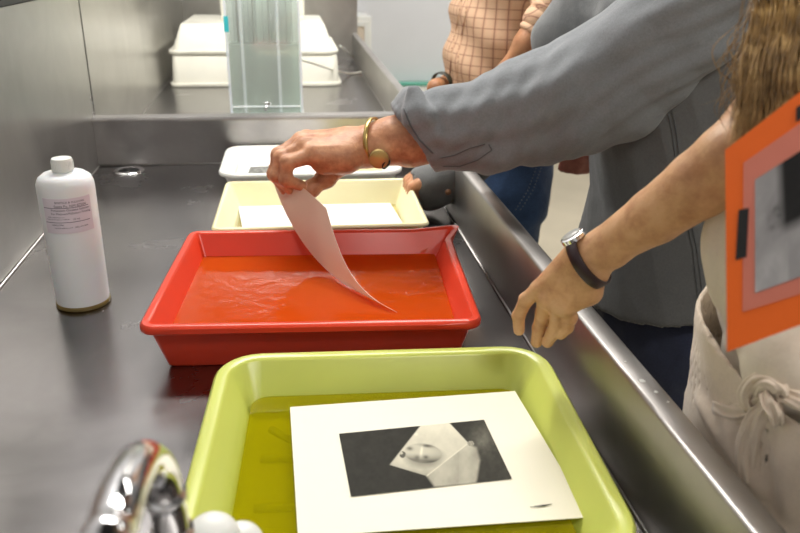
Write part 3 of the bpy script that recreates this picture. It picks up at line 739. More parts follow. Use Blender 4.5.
bx3('side_wall', tx1 + .0005, tx1 + .0065, ty0, ty1, ZF + .004, tz, ACRYL)
bx3('base_plate', tx0 - .01, tx1 + .01, ty0 - .006, ty1 + .006, ZF, ZF + .006, EDGE)
bx3('edge_strip', tx0 - .0068, tx0 + .001, ty0 - .0016, ty0 - .0004, ZF + .006, tz, EDGE)
bx3('edge_strip', tx1 - .001, tx1 + .0068, ty0 - .0016, ty0 - .0004, ZF + .006, tz, EDGE)
bx3('front_rail', tx0 + .001, tx1 - .001, ty0 - .003, ty0 - .0006, ZF + .03, ZF + .033, EDGE)
for i, x in enumerate(np.linspace(tx0 + .02, tx1 - .02, 9)):
    mt = [ACRYL, EDGE, ACRYL, TANKW, ACRYL, ACRYL, EDGE, ACRYL, TANKW][i]
    w = .0045 if mt is EDGE else .002
    bx3('divider', x - w, x + w, ty0 + (.0070 if mt is EDGE else .012), ty1 - .010, ZF + .012, tz - .012, mt, bev=.0004)
for i, (fx, w) in enumerate(((.14, .0016), (.36, .0012), (.58, .0014), (.83, .0010))):
    x = tx0 + fx * (tx1 - tx0); bx3('print_holder', x - w, x + w, ty0 + .02, ty1 - .014, ZF + .02 + .05 * (i % 2), tz - .02, simple('dark wet print edge', lin(110, 112, 96), .5), bev=.0003, label='darker hanging print edge')
bx3('water', tx0 + .0005 + .0005, tx1 - .001, ty0 + .0115, ty1 - .0065, ZF + .0065, tz - .20, TANKW, bev=0)
bx3('tape', tx0 - .008, tx0 + .006, ty0 - .0022, ty0 - .0018, PY(230, 32, 2.45)[2], PY(230, 16, 2.45)[2], simple('turquoise tape', lin(60, 190, 200), .5))
q = PY(267, 104, 2.445)
MB().tube([(q[0], 2.448, q[2]), (q[0], 2.432, q[2])], .006, 12).tube([(q[0] - .012, 2.434, q[2] + .006), (q[0] + .012, 2.434, q[2] + .004)], .003, 8).tube([(q[0], 2.432, q[2]), (q[0] - .006, 2.425, q[2] - .018)], .004, 10).build('drain_valve', CHROME, tank)
ctube = simple('milky hose', lin(222, 220, 208), .3, sss=.2)
hz = [PY(302, 60, 2.6), PZ(345, 73, ZF + .02), PZ(362, 72, ZF + .006), PZ(374, 70, ZF + .006), PZ(366, 64, ZF + .006), PZ(352, 56, ZF + .02), PY(340, 46, 3.02)]
MB().tube(crom(hz, 8), .004, 10).build('hose', ctube, tank)

# ================================================================ two big upturned trays behind the tank
def big(name, cx, cy, w, d, h, z, label, tp, lp): return tray(name, (cx, cy), 0, w, d, h, .03, tp, lp, OLD_WHITE, label, 'big upturned white trays', zb=z, lip_h=.014, wall=.004, upside=True)
p0, p1 = PY(168, 82, 3.02), PY(341, 82, 3.02)
bw = p1[0] - p0[0]; bcx = (p0[0] + p1[0]) / 2 + .004
big('storage_tray', bcx, 3.02 + .27, bw, .54, .118, ZF, 'large white upturned tray on the rear basin floor, lower of two', .008, .008)
big('storage_tray', bcx - .004, 3.03 + .27, bw - .012, .54, .108, ZF + .1195, 'large white upturned tray stacked on another, upper of two', .036, .014)
r0 = PY(221, 26, 3.2); 
up = empty('small_tray', (r0[0] + .16, 3.25, ZF + .2245), 'upright white tray leaning behind the clear tank', 'tray')
fr = MB(); xa, xb, za, zb_ = r0[0], r0[0] + .33, ZF + .225, ZF + .225 + .25
for (c, h) in ((((xa + xb) / 2, 3.25, za + .012), ((xb - xa) / 2, .02, .012)), (((xa + xb) / 2, 3.25, zb_ - .012), ((xb - xa) / 2, .02, .012)), ((xa + .012, 3.25, (za + zb_) / 2), (.012, .02, (zb_ - za) / 2 - .024)), ((xb - .012, 3.25, (za + zb_) / 2), (.012, .02, (zb_ - za) / 2 - .024))): fr.box(c, h, .005)
fr.build('rim', OLD_WHITE, up, smooth=False)
MB().box(((xa + xb) / 2, 3.268, (za + zb_) / 2), ((xb - xa) / 2 - .014, .003, (zb_ - za) / 2 - .014)).build('tray_floor', OLD_WHITE, up, smooth=False)

# ================================================================ faucet at the near end
fa = empty('faucet', (-.105, .215, ZR), 'chrome gooseneck faucet rising at the near end of the sink', 'faucet')
top = PD(136, 462, .335)
c = [(-.105, .215, ZR + .03), (-.104, .222, ZR + .05), PD(98, 575, .275), PD(112, 530, .290), PD(124, 490, .315), PD(141, 462, .352), PD(157, 470, .385), PD(167, 503, .405), PD(174, 545, .42)]
pts = crom(c, 10)
MB().tube(pts, .0098, 28).build('spout', CHROME, fa)
e = pts[-1]; MB().tube([e + (np.array([0, 0, .012])), e - np.array([0, 0, .012])], .0115, 24).build('aerator', CHROME, fa)
MB().lathe([(.026, 0), (.026, .006), (.02, .012), (.016, .04), (.0128, .045)], (-.105, .215, ZR + .0005), 32).build('base', CHROME, fa)
MB().tube([(-.105, .215, ZR + .03), (-.145, .215, ZR + .04)], .009, 14).build('handle', CHROME, fa)
MB().tube([pts[-14], pts[-12]], .0112, 20).build('collar', CHROME, fa)
# two small rounded white bottles in the near corner
for px, py, d, r, l in ((211, 524, .50, .0185, 'left'), (240, 532, .52, .016, 'right')):
    p = PD(px, py, d); h = p[2] - ZF
    b = empty('dropper_bottle', (p[0], p[1], ZF), 'small white bottle with rounded top in front of the lime tray, ' + ('nearer the faucet' if l == 'left' else 'farther from the faucet'), 'bottle', 'small white bottles')
    MB().lathe([(.001, 0), (r * 1.15, 0), (r * 1.2, .004), (r * 1.2, h * .62), (r * .8, h * .72), (r * .78, h * .76), (.001, h * .76)], (p[0], p[1], ZF + .001), 32).build('bottle_body', WHITE_PL, b, angle=50)
    MB().lathe([(r * .9, h * .765), (r * .98, h * .77), (r, h * .9)] + [(r * math.cos(a), h * .9 + (h * .1 + .004) * math.sin(a)) for a in np.linspace(.1, 1.5, 8)], (p[0], p[1], ZF + .001), 32).build('cap', WHITE_PL, b)

# ================================================================ people
NAIL = simple('nail', lin(226, 178, 156), .3)
EYEW = simple('eye white', lin(235), .2); IRIS = simple('iris', lin(70, 60, 50), .2)
HAIR_G = simple('grey hair', lin(120, 112, 104), .6, bs=.6, bsc=220, bd=.003)
HAIR_D = simple('dark brown hair', lin(60, 46, 38), .6, bs=.6, bsc=220, bd=.003)
SHOE = simple('dark leather shoe', lin(44, 38, 34), .45)
LEATHER = simple('dark brown leather', lin(44, 22, 26), .4, bs=.2, bsc=150)
def v3(*a): return np.array(a, float)
def frame(fwd, up=(0, 0, 1)):
    f = _n(fwd); r = _n(np.cross(f, up)); u = np.cross(r, f); return r, f, u
def head_sdf(sd, c, fwd, up=(0, 0, 1), s=1.0):
    r, f, u = frame(fwd, up); R = np.stack([r, f, u], 1); c = np.array(c, float)
    L = lambda x, y, z: c + R @ (np.array([x, y, z]) * s)
    sd.ell(L(0, -.010, .034), np.array([.073, .092, .086]) * s, .02, R)
    sd.ell(L(0, .026, -.036), np.array([.056, .062, .070]) * s, .03, R)
    sd.ell(L(0, .064, -.088), np.array([.024, .020, .017]) * s, .02, R)
    for k in (-1, 1):
        sd.ell(L(k * .031, .094, .002), np.array([.019, .013, .013]) * s, .012, R, sub=True)
        sd.ell(L(k * .040, .058, -.026), np.array([.020, .020, .020]) * s, .018, R)
        sd.cone(L(k * .012, .089, .020), L(k * .046, .078, .019), .006 * s, k=.010)
        sd.ell(L(k * .076, -.008, -.004), np.array([.007, .018, .030]) * s, .005, R)
        sd.cone(L(k * .020, .085, .0075), L(k * .042, .079, .0065), .0035 * s, k=.003)
        sd.cone(L(k * .021, .083, -.0075), L(k * .041, .078, -.0070), .0032 * s, k=.004)
        sd.cone(L(k * .011, .094, -.034), L(k * .011, .095, -.034), .0072 * s, k=.006)
        sd.cone(L(k * .05, .02, -.06), L(k * .02, .062, -.085), .014 * s, k=.02)
    sd.cone(L(0, .088, .014), L(0, .106, -.030), .0068 * s, .0098 * s, k=.010)
    sd.cone(L(-.019, .083, -.059), L(.019, .083, -.059), .0046 * s, k=.006); sd.cone(L(-.015, .083, -.068), L(.015, .083, -.068), .0056 * s, k=.006)
    sd.cone(L(-.021, .091, -.0635), L(.021, .091, -.0635), .0016 * s, k=.002, sub=True)
    return L, R
def eyes(L, par, s=1.0):
    for k in (-1, 1):
        e = L(k * .031, .0745, .001); b = MB().lathe([(.0105 * s * math.cos(a), .0105 * s * math.sin(a)) for a in np.linspace(-1.5, 1.5, 9)], e, 16).build('eye', EYEW, par)
        f = _n(L(0, 1, 0) - L(0, 0, 0)); MB().tube([e + f * .0085 * s, e + f * .0108 * s], [.0054 * s, .0040 * s], 14).build('iris', IRIS, b)
def hair_cap(name, L, R, mat, par, s=1.0, low=-.04):
    sd = Sdf(); sd.ell(L(0, -.014, .045), np.array([.082, .098, .092]) * s, .01, R); sd.ell(L(0, -.045, -.01), np.array([.074, .06, .07]) * s, .03, R)
    sd.ell(L(0, .085, -.035), np.array([.075, .062, .09]) * s, .012, R, sub=True)
    return organic(name, [(sd, .005)], mat, par, disp=lambda V: .0022 * np.sin(V[:, 0] * 190 + 3 * np.sin(V[:, 2] * 60)) * np.sin(V[:, 1] * 160))
def folds(seed, amp, ks):
    r = np.random.default_rng(seed); W_ = [(r.normal(size=3) * k, r.random() * 6.28, r.normal(size=3) * k * .4, a) for k, a in ks for _ in range(3)]
    def f(V):
        o = np.zeros(len(V))
        for w, ph, w2, a in W_: o += a * (1 - np.abs(np.sin(V @ w + ph + 1.3 * np.sin(V @ w2)))) ** 1.5
        return amp * (o - .4)
    return f
def finger(sd, pts, rs, k=.004):
    sd.chain(pts, rs, k)
    for p, r in zip(pts[1:-1], rs[1:-1]): sd.cone(p, p + np.array([0, 0, .0006]), r * 1.06, k=k)   # knuckle swelling
def nail(tip, prev, nrm, r, par):
    t = _n(np.array(tip) - np.array(prev)); nrm = _n(nrm - t * np.dot(nrm, t)); w = np.cross(t, nrm); c = np.array(tip) + nrm * r * .86 - t * r * .1
    V = []; n_ = 7
    for j in range(n_):
        for i in range(n_):
            a = (i / (n_ - 1) - .5) * 2; b_ = (j / (n_ - 1) - .5) * 2; wd = r * .68 * (1 - .18 * max(b_, 0) ** 2)
            V.append(c + w * a * wd + t * b_ * r * .82 + nrm * (-.38 * r * a * a - .18 * r * max(b_, 0) ** 2 + .12 * r))
    mesh('nail', V, [(j * n_ + i, j * n_ + i + 1, (j + 1) * n_ + i + 1, (j + 1) * n_ + i) for j in range(n_ - 1) for i in range(n_ - 1)], NAIL, par)
def legs_trousers(hip, feet, mat, par, hipz, top, sx=.15, sy=.17, seed=1, waist=None):
    """trousers as one piece plus shoes"""
    sd = Sdf(); hx, hy = hip
    w = waist or [(hipz - .16, hx, hy, sx * .96, sy * 1.0), (hipz - .05, hx, hy, sx, sy), (top, hx, hy, sx * .93, sy * .93)]
    sd.loft(w, .05)
    for (fx, fy, a), k in zip(feet, (-1, 1)):
        h = v3(hx, hy + k * sy * .48, hipz - .1); kn = v3((hx + fx) / 2 - .02, (hy + k * sy * .48 + fy) / 2, .48); an = v3(fx, fy, .07)
        sd.chain([h, kn, an], [.098, .07, .062], .03)
    sd.plane((0, 0, .045), (0, 0, -1))
    o = organic('jeans', [(sd, .009)], mat, par, disp=folds(seed, .006, [(9, .5), (22, .4)]))
    for (fx, fy, a) in feet:
        f = v3(math.cos(a), math.sin(a), 0); s2 = Sdf(); b = v3(fx, fy, 0)
        s2.cone(b + v3(0, 0, .055) - f * .03, b + v3(0, 0, .04) + f * .08, .042, .038, .02); s2.cone(b + v3(0, 0, .03) + f * .1, b + v3(0, 0, .028) + f * .17, .04, .032, .02); s2.cone(b + v3(0, 0, .06), b + v3(0, 0, .11), .043, .045, .01); s2.plane((0, 0, .002), (0, 0, -1))
        organic('shoe', [(s2, .007)], SHOE, par)
    return o
def band(c, axis, side, rw, rh, width, th, a0=0, a1=360, n=48):
    """flat strap round a limb; rw along side, rh along axis x side"""
    ax = _n(axis); s_ = _n(np.array(side, float) - ax * np.dot(side, ax)); t = np.cross(ax, s_); V = []; full = a1 - a0 >= 360
    m = n if full else n + 1
    for i in range(m):
        a = math.radians(a0 + (a1 - a0) * i / n)
        for (dr, dw) in ((0, -.5), (th, -.42), (th, .42), (0, .5)):
            V.append(c + s_ * (rw + dr) * math.cos(a) + t * (rh + dr) * math.sin(a) + ax * dw * width)
    Fc = []
    for i in range(n if full else n):
        j = (i + 1) % m
        for k in range(4): l = (k + 1) % 4; Fc.append((i * 4 + k, i * 4 + l, j * 4 + l, j * 4 + k))
    return V, Fc

# ---------------------------------------------------------------- the man lifting the sheet
man = empty('person', (.68, 1.2, 0), 'person in grey denim shirt reaching over the sink to lift a sheet', 'person')
Yw = 1.2
wr = PY(352, 150, 1.205); wr2 = PY(368, 147, 1.203); el0 = PY(410, 140, 1.20); el1 = PY(470, 125, 1.19)
body = Sdf(); k = .012
# forearm
body.chain([wr, wr2, PY(392, 141, 1.202), el0, el1], [RR(19.5, wr), RR(21, wr2), RR(24, wr), RR(27, wr), RR(31, wr)], .004)
body.cone(PY(352, 146, 1.22), PY(405, 136, 1.215), .026, .036, .008)
# hand: back of hand as a fan of metacarpals
mc = [PY(313, 155, 1.165), PY(303, 147, 1.185), PY(300, 142, 1.21), PY(305, 140, 1.235)]
wk = [PY(347, 156, 1.175), PY(347, 150, 1.195), PY(346, 145, 1.21), PY(346, 141, 1.225)]
for a, b, r in zip(wk, mc, (.0175, .0165, .0165, .0165)): body.cone(a, b, .019, r * .84, .02)
body.cone(PY(344, 160, 1.18), PY(324, 164, 1.175), .020, .017, .02)      # heel of the hand
fw = Sdf()
fing = [
  ([mc[0], PY(287, 163, 1.155), PY(286, 180, 1.15), PY(302, 186, 1.155)], [.0128, .0108, .0096, .0084]),
  ([mc[1], PY(281, 158, 1.17), PY(277, 176, 1.165), PY(289, 189, 1.168)], [.0132, .0112, .0098, .0084]),
  ([mc[2], PY(279, 155, 1.19), PY(274, 174, 1.185), PY(286, 191, 1.184)], [.0134, .0114, .0100, .0086]),
  ([mc[3], PY(281, 154, 1.212), PY(275, 174, 1.205), PY(293, 197, 1.192)], [.0132, .0112, .0098, .0084])]
for pts, rs in fing: finger(body, pts, rs, .0045)
th = [PY(342, 163, 1.20), PY(326, 178, 1.205), PY(311, 189, 1.195), PY(298, 196, 1.182)]
finger(body, th, [.019, .0145, .0122, .0100], .008)
for m_ in mc: body.cone(m_ + v3(.002, 0, .006), m_ + v3(.002, 0, .0065), .0088, k=.008)
for a, b in zip(wk, mc):   # tendons
    body.cone(a + (b - a) * .25 + v3(0, -.004, .0155), b + v3(.006, -.002, .0115), .0022, .0030, .006)
for pts in (((340, 143), (330, 147), (322, 145), (314, 149)), ((346, 149), (334, 153), (326, 157), (316, 158))):
    q = [PY(x, y, 1.19) for x, y in pts]; q = [p + _n(O - p) * .009 + v3(0, 0, .002) for p in q]; body.chain(q, [.002] * len(q), .004)
for (x, y) in ((391, 137), (402, 142)): pass
fine = body
rest = Sdf()
shL, shR = v3(.64, 1.03, 1.36), v3(.62, 1.40, 1.38); el = PY(560, 100, 1.13)
rest.chain([el1, el, shL], [.036, .040, .038], .02)
wR = PY(432, 182, 1.44); hR = PY(425, 176, 1.44)
rest.chain([shR + v3(0, 0, -.03), v3(.52, 1.47, 1.12), wR], [.038, .036, .028], .02)
rest.chain([v3(.66, 1.2, 1.0), v3(.65, 1.2, 1.30)], [.09, .08], .02); rest.chain([v3(.64, 1.2, 1.32), v3(.61, 1.2, 1.40), v3(.575, 1.2, 1.48)], [.06, .060, .054], .02)
rL, rRm = head_sdf(rest, v3(.545, 1.2, 1.565), (-.9, -.1, -.45), (-.4, 0, 1))
hnd = Sdf()   # right hand resting beyond, partly seen below the near sleeve
hnd.cone(wR, hR + v3(-.006, 0, -.008), .026, .024, .01)
for i in range(4):
    b0 = hR + v3(-.016, -.026 + .018 * i, -.008); hnd.chain([b0, b0 + v3(-.012, 0, -.008), b0 + v3(-.014, 0, -.020), b0 + v3(-.008, 0, -.028)], [.0125, .011, .0095, .0085], .004)
hnd.chain([hR + v3(0, -.02, 0), hR + v3(-.012, -.028, -.012), hR + v3(-.018, -.026, -.026)], [.014, .011, .009], .006)
organic('body', [(fine, .0016), (rest, .006), (hnd, .003)], SKIN_OLD, man, smooth=3)
eyes(rL, man); hair_cap('hair', rL, rRm, HAIR_G, man)
for pts, rs in fing[:1]: nail(pts[-1], pts[-2], v3(.1, -.5, 1), rs[-1], man)
nail(fing[3][0][-1], fing[3][0][-2], v3(-1, -.4, -.2), .0084, man); nail(th[-1], th[-2], v3(.1, -1, .5), .0098, man)
# shirt sleeve of the near arm
sl = Sdf()
def sec(px, py, y, r): p = PY(px, py, y); return p, RR(r, p)
cs = [sec(424, 134, 1.19, 37), sec(455, 128, 1.185, 43), sec(490, 122, 1.175, 49), sec(530, 110, 1.16, 54), sec(570, 97, 1.14, 59), sec(610, 78, 1.12, 60), sec(650, 47, 1.09, 60), sec(690, 15, 1.06, 60), sec(735, -25, 1.03, 62)]
sl.chain([c[0] for c in cs], [c[1] for c in cs], .01)
def ridge(pts, y, r, k=.02, sub=False, out=.0):
    q = [PY(x_, y_, y) for x_, y_ in pts]
    for i in range(len(q) - 1): sl.cone(q[i], q[i + 1], r, r, k, sub)
sl.cone(PY(497, 92, 1.17), PY(452, 104, 1.175), .026, .022, .03)
sl.cone(PY(536, 76, 1.15), PY(600, 48, 1.12), .030, .036, .03)
sl.cone(PY(520, 48, 1.135), PY(517, 62, 1.10), .006, .003, .012, True)
# cuff: rolled, standing away from the forearm
cc0 = PY(418, 136, 1.19); cn = _n(PY(401, 147.5, 1.19) - cc0); T0 = PY(397, 104, 1.19); ru = (T0 - cc0); rU = np.linalg.norm(ru); ru = _n(ru - cn * np.dot(ru, cn)); rs_ = np.cross(cn, ru)
sl.plane(cc0 + cn * .004, cn)
def ring(off, ra, rb, r, k):
    q = [cc0 + cn * off + ru * math.cos(a) * ra + rs_ * math.sin(a) * rb for a in np.linspace(0, 2 * math.pi, 29)]
    for i in range(28): sl.cone(q[i], q[i + 1], r, k=k)
ring(.004, rU, .050, .0055, .004); ring(-.010, rU + .001, .052, .0075, .008); ring(-.026, rU + .0035, .055, .0085, .012)
sl.cone(cc0 + cn * .03, cc0 - cn * .022, rU * .86, .044, .005, True)
# standing tab of the cuff
for t in (0, .5, 1):
    sl.cone(PY(409 + 9 * t, 86, 1.165), PY(408 + 11 * t, 124, 1.14), .0042, .0055, .006)
sa = _n(cs[-1][0] - cs[0][0]); sb = _n(np.cross(sa, (0, 1, 0)))
def flds(V):
    P_ = V - cs[0][0]; s_ = P_ @ sa; t_ = P_ @ sb; y_ = P_[:, 1]
    o_ = .007 * np.sin(t_ * 46 + s_ * 13 + 1.5 * np.sin(s_ * 9) + y_ * 20) ** 3 + .004 * np.sin(t_ * 75 - s_ * 20 + 2 + 2 * np.sin(s_ * 13 + 1)) ** 3 + .003 * np.sin(s_ * 38 + t_ * 25) ** 3 * np.exp(-s_ / .12)
    return o_ * np.clip(s_ / .05 + .3, .2, 1)
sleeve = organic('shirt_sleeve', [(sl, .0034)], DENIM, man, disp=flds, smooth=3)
def on_front(px, py, y, off=.0): p = PY(px, py, y); return p
# stitched seam lines lie on the cloth: shoot rays from the lens side onto the sleeve
from mathutils.bvhtree import BVHTree
def bvh(o):
    me = o.data; mw = o.matrix_parent_inverse; return BVHTree.FromPolygons([v.co.copy() for v in me.vertices], [tuple(p.vertices) for p in me.polygons])
def drape(tree, pts, off=.0008, m=6):
    """points of a seam laid on a surface"""
    out = []
    for i in range(len(pts) - 1):
        for k_ in range(m):
            t = k_ / m; x, y = pts[i][0] * (1 - t) + pts[i + 1][0] * t, pts[i][1] * (1 - t) + pts[i + 1][1] * t
            r = _n(ray(x, y)); h = tree.ray_cast(Vector(O), Vector(r))
            if h[0] is not None: out.append(np.array(h[0]) + np.array(h[1]) * off)
    return out
STITCH = cloth('dark seam cloth', lin(88, 92, 96), .1)
tr = bvh(sleeve)
for pts in ([(404, 108), (410, 124), (420, 140), (436, 156)], [(440, 158), (455, 155), (470, 148), (488, 143)], [(443, 166), (460, 166), (478, 160), (492, 150), (488, 143)]):
    q = drape(tr, pts)
    if len(q) > 3: MB().tube(q, [(.0016, .0007)] * len(q), 6).build('sleeve_seam', STITCH, sleeve)
# shirt body
sh = Sdf()
def hemz(X, Y): return .765 + .26 * (X - .52) + .05 * np.maximum(0, (Y - 1.15))
sh.loft([(.70, .665, 1.20, .150, .195), (.80, .668, 1.20, .158, .195), (.95, .675, 1.2, .155, .19), (1.1, .665, 1.2, .165, .19), (1.25, .64, 1.2, .155, .195), (1.34, .635, 1.2, .13, .19), (1.40, .63, 1.2, .10, .14)], .05, hemz)
sh.chain([v3(.64, 1.04, 1.325), v3(.63, 1.36, 1.335)], [.080, .080], .06); sh.chain([v3(.64, 1.04, 1.33), v3(.625, 1.13, 1.38)], [.07, .06], .05); sh.chain([v3(.63, 1.36, 1.33), v3(.625, 1.27, 1.38)], [.07, .06], .05)
sh.chain([shR - v3(0, .02, .03), v3(.53, 1.47, 1.13), PY(455, 176, 1.44)], [.075, .058, .045], .03)
sh.cone(v3(.60, 1.3, 1.36), v3(.5, 1.34, 1.2), .09, .07, .06)
rc = PY(430, 186, 1.44)
sh.cone(PY(450, 178, 1.44), rc, .046, .047, .01); sh.cone(rc, rc + v3(-.06, 0, -.02), .033, .036, .004, True)
sh.cone(v3(.615, 1.2, 1.40), v3(.605, 1.2, 1.425), .070, .068, .015)
shirt = organic('shirt', [(sh, .0055)], DENIM_SHADED, man, disp=folds(8, .006, [(7, .45), (18, .3)]))
tr2 = bvh(shirt)
for pts in ([(668, 92), (676, 130), (684, 190), (697, 250), (706, 325)], [(664, 94), (672, 131), (680, 190), (693, 250), (701, 325)], [(625, 347), (660, 336), (700, 322), (722, 317)]):
    q = drape(tr2, pts, .0009, 8)
    if len(q) > 3: MB().tube(q, [(.0012, .0006)] * len(q), 6).build('shirt_seam', STITCH, shirt)
bt = drape(tr2, [(448, 192), (449, 193)], .001, 2)
bp = bt[0] if bt else PY(448, 192, 1.4)
btn = MB(); f_ = _n(O - bp); btn.tube([bp, bp + f_ * .0022], [.0062, .0056], 20); btn.build('button', simple('brown horn button', lin(120, 84, 56), .3), shirt)
legs_trousers((.68, 1.2), ((.66, 1.08, math.pi), (.74, 1.34, math.pi)), JEANS, man, .84, .95, .145, .165, 4)
# gold bracelet watch on the near wrist
GOLD = simple('worn gold', lin(196, 170, 106), .3, .85); axw = _n(PY(400, 138, 1.2) - wr)
wc = PY(374, 142.5, 1.206)
V, Fc = band(wc, axw + v3(0, -.38, -.12), (0, 0, 1), .0385, .0405, .008, .0022); MB().add(V, Fc).build('watch_band', GOLD, man)
wd = PY(379, 159, 1.16); nr = _n(O - wd + v3(.0, -.2, -.5)); bb = MB(); bb.tube([wd - nr * .004, wd + nr * .003, wd + nr * .0045], [.0155, .0155, .013], 30); cs_ = bb.build('watch_case', simple('gold dial', lin(190, 168, 110), .35, .6), man, angle=40)
MB().tube([wd - nr * .005 + v3(.008, 0, -.008), wd - nr * .001 + v3(.012, 0, -.010)], [.009, .009], 16).build('clasp', DARK, cs_)

# ---------------------------------------------------------------- person in the checked shirt
pl = empty('person', (.6, 1.95, 0), 'person in tan checked shirt and blue jeans standing farther along the sink', 'person')
YP = 1.9
def pc(px, y=YP): return PY(px, 60, y)[0]
s2 = Sdf()
x0, x1 = pc(444), pc(575)
s2.loft([(.86, .53, 1.97, .125, .17), (.95, .53, 1.97, .130, .175), (1.05, .53, 1.97, .132, .18), (1.2, .538, 1.97, .130, .185), (1.32, .55, 1.97, .11, .18), (1.38, .55, 1.97, .08, .13)], .04)
s2.chain([v3(.55, 1.84, 1.335), v3(.55, 2.10, 1.335)], [.065, .065], .05); s2.cone(v3(.545, 1.97, 1.36), v3(.53, 1.97, 1.395), .072, .066, .02)
s2.chain([v3(.56, 1.80, 1.31), PY(566, -12, 1.70), PY(548, 15, 1.69)], [.065, .055, .040], .03)
s2.chain([v3(.56, 2.12, 1.31), v3(.54, 2.14, 1.10)], [.062, .052], .02)
bp_ = lambda V: .0060 * np.sin((V[:, 0] * .9 + V[:, 2] * 1.1) * 48 + 2 * np.sin(V[:, 0] * 17)) ** 1 + .003 * np.sin((V[:, 2] * 1.3 - V[:, 0]) * 26 + 1)
shirt2 = organic('checked_shirt', [(s2, .005)], PLAID, pl, disp=bp_)
t2 = bvh(shirt2)
for pts in ([(462, 0), (457, 25), (452, 50), (450, 80)], [(468, 0), (464, 25), (459, 50), (457, 80)]):
    q = drape(t2, pts, .001, 8)
    if len(q) > 3: MB().tube(q, [(.0022, .0009)] * len(q), 6).build('placket_seam', PLAID_C, shirt2)
A1, B1 = PY(534, 38, 1.69), PY(552, 8, 1.69)
rl = [(0, .030), (0, .037), (.02, .041), (.08, .043), (.18, .0435), (.27, .042), (.31, .0395), (.34, .0425), (.42, .0455), (.55, .046), (.66, .0445), (.70, .041), (.74, .044), (.85, .046), (1, .045), (1.02, .036)]
MB().tube([A1 + (B1 - A1) * t + v3(.0012 * math.sin(9 * t), 0, 0) for t, _ in rl], [r for _, r in rl], 32).build('rolled_cuff', PLAID_C, pl)
b2 = Sdf(); fw2 = [PY(545, 20, 1.69), PY(530, 44, 1.69), PY(508, 74, 1.71), PY(488, 104, 1.72)]
b2.chain(fw2, [.034, .033, .026, .022], .02); hb = fw2[-1]
b2.cone(hb, hb + v3(-.05, 0, -.05), .022, .026, .015)
for i in range(4): h0 = hb + v3(-.06, -.024 + .016 * i, -.06); b2.chain([h0, h0 + v3(-.025, 0, -.02), h0 + v3(-.03, 0, -.045)], [.011, .0095, .008], .005)
b2.chain([hb + v3(-.01, .03, -.02), hb + v3(-.04, .045, -.04), hb + v3(-.06, .045, -.06)], [.013, .011, .009], .006)
# far arm: hand low on the rim at the front of the shirt
h2 = PY(436, 88, 1.93); b2.chain([v3(.56, 2.11, 1.27), v3(.54, 2.14, 1.08), h2 + v3(.05, .06, .0), h2], [.045, .036, .026, .024], .02)
for i in range(4): h0 = h2 + v3(-.012 + .003 * i, -.012 + .016 * i, -.02); b2.chain([h0, h0 + v3(-.02, 0, -.02), h0 + v3(-.024, 0, -.035)], [.0115, .010, .0085], .005)
b2.chain([h2, h2 + v3(-.0, -.03, -.02), h2 + v3(-.015, -.036, -.035)], [.014, .011, .009], .006)
b2.chain([v3(.53, 1.97, 1.0), v3(.54, 1.97, 1.25)], [.08, .07], .02); b2.chain([v3(.545, 1.97, 1.28), v3(.53, 1.97, 1.37), v3(.50, 1.97, 1.47)], [.055, .056, .050], .02)
b2L, b2R = head_sdf(b2, v3(.465, 1.97, 1.55), (-.95, -.2, -.3), (-.25, 0, 1), .98)
organic('body', [(b2, .005)], SKIN_T, pl); eyes(b2L, pl, .98); hair_cap('hair', b2L, b2R, HAIR_D, pl, .98)
V, Fc = band(h2 + v3(.018, .012, .006), (.7, .6, .1), (0, 0, 1), .030, .030, .016, .003); MB().add(V, Fc).build('watch_band', simple('olive strap', lin(52, 52, 40), .5), pl)
jb = legs_trousers((.56, 1.95), ((.60, 1.84, math.pi), (.62, 2.06, math.pi)), JEANS_B, pl, .86, .93, .135, .16, 6)
SEAM = simple('pale seam thread', lin(150, 160, 176), .7); tj = bvh(jb)
for dx in (0, 5):
    q = drape(tj, [(536 + dx, 168), (528 + dx, 190), (514 + dx, 212)], .0008, 14)
    for i in range(0, len(q) - 1, 2): MB().tube([q[i], q[i] * .35 + q[i + 1] * .65], .0011, 6).build('stitch', SEAM, jb)
sd3 = Sdf()

# ---------------------------------------------------------------- person behind, only a hand in view
p3 = empty('person', (1.02, 1.85, 0), 'person behind the denim shirt, only a hand in view', 'person')
hp = PY(576, 160, 1.70); b3 = Sdf()
b3.chain([v3(1.0, 1.67, 1.32), v3(.96, 1.62, 1.08), hp + v3(.08, .0, .005)], [.05, .042, .028], .02)
b3.cone(hp + v3(.08, 0, .005), hp + v3(.035, 0, -.003), .026, .026, .01)
for i, dz in enumerate((0, 1, 2, 3)):
    h0 = hp + v3(.03, -.014 + .012 * i * .5, .010 - .011 * i); b3.chain([h0, h0 + v3(-.028, -.012, .002), h0 + v3(-.048, -.002, .002), h0 + v3(-.058, .012, .0)], [.0135, .0125, .011, .010], .004)
b3.chain([hp + v3(.05, -.01, .01), hp + v3(.02, -.02, .028), hp + v3(-.005, -.01, .030)], [.014, .011, .009], .006)
b3.chain([v3(1.04, 1.85, 1.0), v3(1.04, 1.85, 1.28)], [.08, .07], .02); b3.chain([v3(1.04, 1.85, 1.34), v3(1.03, 1.85, 1.42), v3(1.01, 1.85, 1.51)], [.055, .054, .050], .02)
L3, R3 = head_sdf(b3, v3(.985, 1.85, 1.585), (-.95, -.1, -.3), (-.3, 0, 1), .98)
organic('body', [(b3, .005)], SKIN_R, p3); eyes(L3, p3, .98); hair_cap('hair', L3, R3, HAIR_D, p3, .98)
